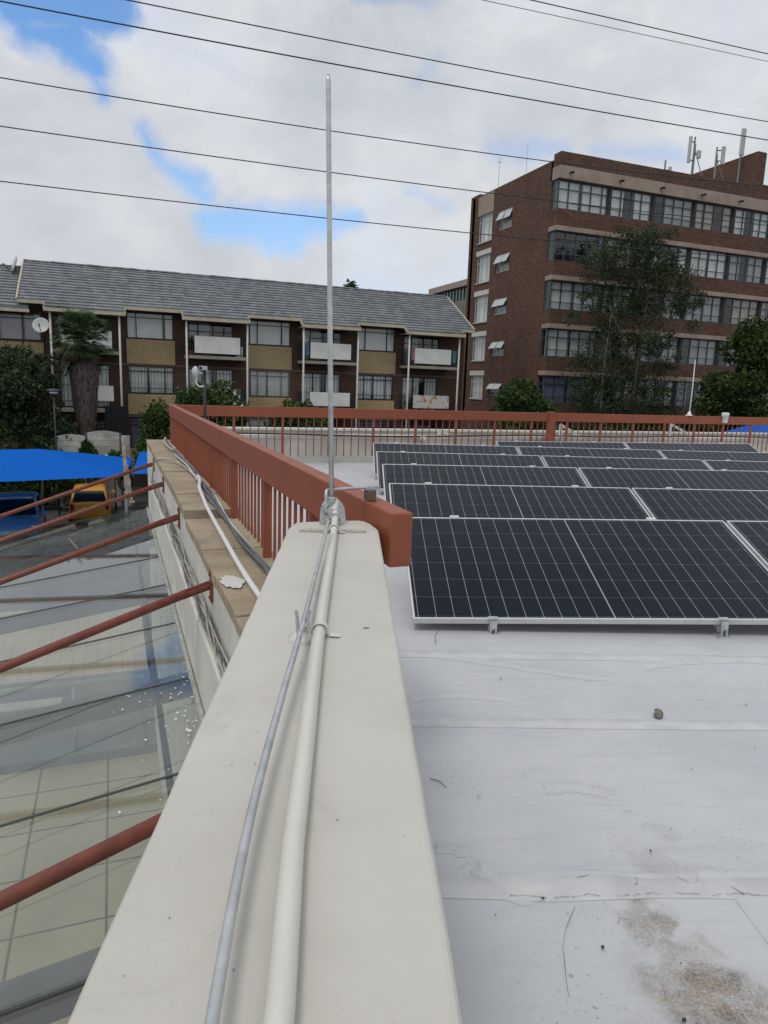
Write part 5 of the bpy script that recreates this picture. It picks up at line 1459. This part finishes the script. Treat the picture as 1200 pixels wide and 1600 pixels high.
# leaning white post with tyre
t = thing('white_post', 'peeling white steel post leaning behind the farthest red strut', 'post', (.25, 21.8, GZ))
b = MB().bar((.22, 21.9, 2.78), (.30, 21.9, .95), .12, .10)
b.build('post', mat('peeling_white', (.55, .52, .46), .8, var=.3, vscale=6, tint=(.32, .22, .15)), t)
MB().bar((.30, 21.88, 1.95), (.42, 21.88, .85), .06, .06).box(.34, .50, 21.84, 21.92, .80, .86).build('brace', MATS['peeling_white'], t)
tp = MB(); 
ring = [(.27 + .20 * math.cos(a), 22.05, 1.42 + .24 * math.sin(a)) for a in np.linspace(0, 6.283, 25)]
tag(tp.tube(ring, .055, 8, cap=False).build('tyre', rubber, smooth=True), 'black tyre hung on the leaning white post', 'tyre')


# ------------------------------------------------------------------ cars
def car(label, loc, heading, paint, L, Wd, Hc, rear_view):
    """lofted hatchback; local +y is forward"""
    t = thing('parked_car', label, 'car', (0, 0, 0), 'cars under the blue shade net')
    hw = Wd / 2
    # stations along y: (y, half width, z bottom, z top)  lower body
    low_st = [(-L / 2, .80, .38, .70), (-L / 2 + .07, .92, .30, .92), (-L / 2 + .35, .98, .22, .96), (-.6, 1.0, .20, .95), (.5, 1.0, .20, .94), (L * .22, 1.0, .20, .92), (L * .36, .97, .22, .84), (L / 2 - .12, .90, .28, .72), (L / 2, .78, .36, .60)]
    def loft(st, sec):
        mb = MB(); vs = []; fs = []; n = None
        for q in st:
            P = sec(*q); n = len(P); vs += P
        for i in range(len(st) - 1):
            for k in range(n): fs.append((i * n + k, i * n + (k + 1) % n, (i + 1) * n + (k + 1) % n, (i + 1) * n + k))
        fs += [tuple(range(n - 1, -1, -1)), tuple((len(st) - 1) * n + k for k in range(n))]
        return mb.add(vs, fs)
    def sec_low(y_, wf, zb, zt):
        w_ = hw * wf; h_ = zt - zb
        return [(-w_ * .90, y_, zb), (-w_ * .98, y_, zb + h_ * .2), (-w_, y_, zb + h_ * .55), (-w_ * .95, y_, zb + h_ * .88), (-w_ * .84, y_, zt), (-w_ * .4, y_, zt + .035), (0, y_, zt + .045), (w_ * .4, y_, zt + .035), (w_ * .84, y_, zt), (w_ * .95, y_, zb + h_ * .88), (w_, y_, zb + h_ * .55), (w_ * .98, y_, zb + h_ * .2), (w_ * .90, y_, zb)]
    body = loft(low_st, sec_low).build('body', paint, t, smooth=True)
    # cabin
    yb0, yb1, yf1, yf0 = -L / 2 + .12, -L / 2 + .55, .15, L * .24
    cab = [(yb0, .84, .90, .93), (yb0 + .12, .83, .90, 1.15), (yb1 - .05, .79, .90, Hc - .06), (yb1 + .35, .77, .90, Hc), (yf1 - .5, .77, .90, Hc), (yf1, .78, .90, Hc - .07), ((yf1 + yf0) / 2, .82, .90, 1.18), (yf0, .86, .90, .93)]
    def sec_c(y_, wf, zb, zt):
        w0 = hw * .90; f = max(0, (zt - zb) / (Hc - .9)); w_ = hw * (.90 - .16 * f)
        return [(-w0, y_, zb), (-w_ - (w0 - w_) * .4, y_, zb + (zt - zb) * .6), (-w_, y_, zt - .04 * f), (-w_ * .82, y_, zt), (0, y_, zt + .02 * f), (w_ * .82, y_, zt), (w_, y_, zt - .04 * f), (w_ + (w0 - w_) * .4, y_, zb + (zt - zb) * .6), (w0, y_, zb)]
    loft(cab, sec_c).build('cabin', paint, t, smooth=True)
    # glass laid 6 mm proud of the cabin
    ws = MB(); o_ = .012
    def q4(name, P): return MB().add(P, [(0, 1, 2, 3)]).build(name, car_glass, t)
    wb_, wt_ = hw * .78, hw * .66
    q4('windscreen', [(-wb_, yf0 + .0 + o_, .985), (wb_, yf0 + o_, .985), (wt_, yf1 + .06 + o_ * 2, Hc - .075), (-wt_, yf1 + .06 + o_ * 2, Hc - .075)])
    q4('rear_window', [(wb_ * .98, yb0 + .03 - .045, 1.0), (-wb_ * .98, yb0 + .03 - .045, 1.0), (-wt_, yb1 - .12 - .045, Hc - .12), (wt_, yb1 - .12 - .045, Hc - .12)])
    for sg in (-1, 1):
        xb, xt = sg * (hw * .90 + .004), sg * (hw * .755 + .014)
        q4('side_window', [(xb, yb0 + .42, .97), (xb, yf0 - .30, .97), (xt, yf1 - .10, Hc - .12), (xt, yb1 + .12, Hc - .12)])
        m_ = MB().obox((sg * (hw + .09), yf0 - .28, 1.0), (.085, 0, 0), (0, .05, 0), (0, 0, .055)); m_.build('mirror', paint, t, bevel=.02)
        for y_ in (L * .31, -L * .30):
            wh = MB().lathe([(.18, -.09), (.27, -.10), (.295, -.06), (.295, .06), (.27, .10), (.18, .09)], (sg * (hw - .10), y_, .295), 24, (1, 0, 0)).build('wheel', rubber, t, smooth=True)
            MB().lathe([(0, .02), (.06, .035), (.10, .02), (.175, .03), (.185, .09)] if sg > 0 else [(0, -.02), (.06, -.035), (.10, -.02), (.175, -.03), (.185, -.09)], (sg * (hw - .07), y_, .295), 20, (1, 0, 0)).build('rim', chrome, wh)
        MB().lathe([(0, .06), (.08, .055), (.13, .0), (.12, -.05)], (sg * hw * .70, L / 2 - .20, .66), 14, (sg * .25, 1, .25)).build('headlight', lamp_clear, t, smooth=True)
        MB().obox((sg * hw * .80, -L / 2 + .06, .80), (.07, 0, 0), (0, .05, 0), (0, 0, .13)).build('tail_light', lamp_red, t, bevel=.03)
    MB().obox((0, L / 2 - .03, .44), (hw * .5, 0, 0), (0, .05, 0), (0, 0, .07)).build('grille', dark_metal, t, bevel=.02)
    MB().obox((0, L / 2 + .005, .58), (.26, 0, 0), (0, .025, 0), (0, 0, .055)).build('number_plate', mat('blank_plate', (.6, .6, .58), .5), t)
    MB().obox((0, -L / 2 - .0, .74), (.26, 0, 0), (0, .03, 0), (0, 0, .055)).build('number_plate', MATS['blank_plate'], t)
    MB().obox((0, -L / 2 + .0, .47), (hw * .80, 0, 0), (0, .07, 0), (0, 0, .10)).build('bumper', paint, t, bevel=.04)
    wp = MB().bar((-.5, yf0 + .03, .985), (.05, yf0 - .01, 1.02), .02, .015).build('wiper', rubber, t)
    t.location = loc; t.rotation_euler = (0, 0, heading)
    return t


car('blue hatchback facing us under the blue shade net, partly cut by the left edge', (-3.22, 26.3, GZ), math.pi + .05, blue_paint, 3.8, 1.66, 1.48, False)
car('yellow hatchback seen from behind under the blue shade net', (-.96, 29.4, GZ), 0.0, yellow_paint, 3.5, 1.50, 1.47, True)

# ------------------------------------------------------------------ overhead wires
WIRES = [([(-2.68, 15.08), (2.7, 15.12), (9.2, 15.26), (17.24, 15.48), (27.39, 15.77)], .021, 'second highest black overhead wire on the left, passing just above the tip of the rod'),
         ([(.78, 15.81), (9.18, 15.98), (17.17, 16.16), (27.26, 16.51)], .018, 'highest black overhead wire crossing above the rod tip'),
         ([(-2.8, 13.03), (2.66, 13.04), (9.28, 13.16), (15.87, 13.34)], .017, 'upper of the three black wires that cross behind the rod'),
         ([(-2.87, 11.7), (2.64, 11.72), (9.33, 11.81), (16.52, 11.94)], .017, 'middle of the three black wires that cross behind the rod'),
         ([(-2.96, 10.16), (2.62, 10.19), (9.39, 10.29), (16.81, 10.45)], .017, 'lowest of the overhead wires, just above the apartment roof'),
         ([(12.93, 18.33), (19.97, 18.59), (26.84, 18.84)], .012, 'thin grey overhead wire at the upper right, lower of the two there'),
         ([(14.92, 18.75), (19.93, 18.9), (26.78, 19.13)], .018, 'black overhead wire across the upper right corner')]
grey_wire = mat('weathered_wire', (.22, .23, .24), .6)
wire_m = mat('wire_black', (.03, .03, .033), .6)
for P, r_, lb in WIRES:
    P = np.array(P); c_ = np.polyfit(P[:, 0], P[:, 1], 2 if len(P) > 3 else 1)
    xs = np.linspace(-25, 45, 60)
    tag(MB().tube([(x_, 25.0, np.polyval(c_, x_)) for x_ in xs], r_, 6).build('overhead_wire', grey_wire if 'grey' in lb else wire_m, smooth=True), lb, 'wire', 'overhead wires')
# a bird, far off
b = MB()
b.tube([(2.9, 60, 27.9), (2.95, 60, 27.75), (3.02, 60, 27.45), (3.05, 60, 27.3)], [.02, .07, .08, .02], 8)
tag(MB().tube([(4.30, 60, 33.95), (4.36, 60, 33.75), (4.42, 60, 33.5)], [.015, .07, .02], 8).add([(4.34, 60, 33.8), (4.25, 59.8, 34.1), (4.2, 59.7, 34.25), (4.38, 60.05, 33.68)], [(0, 1, 2, 3)]).add([(4.38, 60, 33.7), (4.5, 60.2, 33.35), (4.55, 60.3, 33.2), (4.42, 60, 33.6)], [(0, 1, 2, 3)]).build('bird', black_cable), 'tiny dark bird flying high in the cloud left of the rod', 'bird')
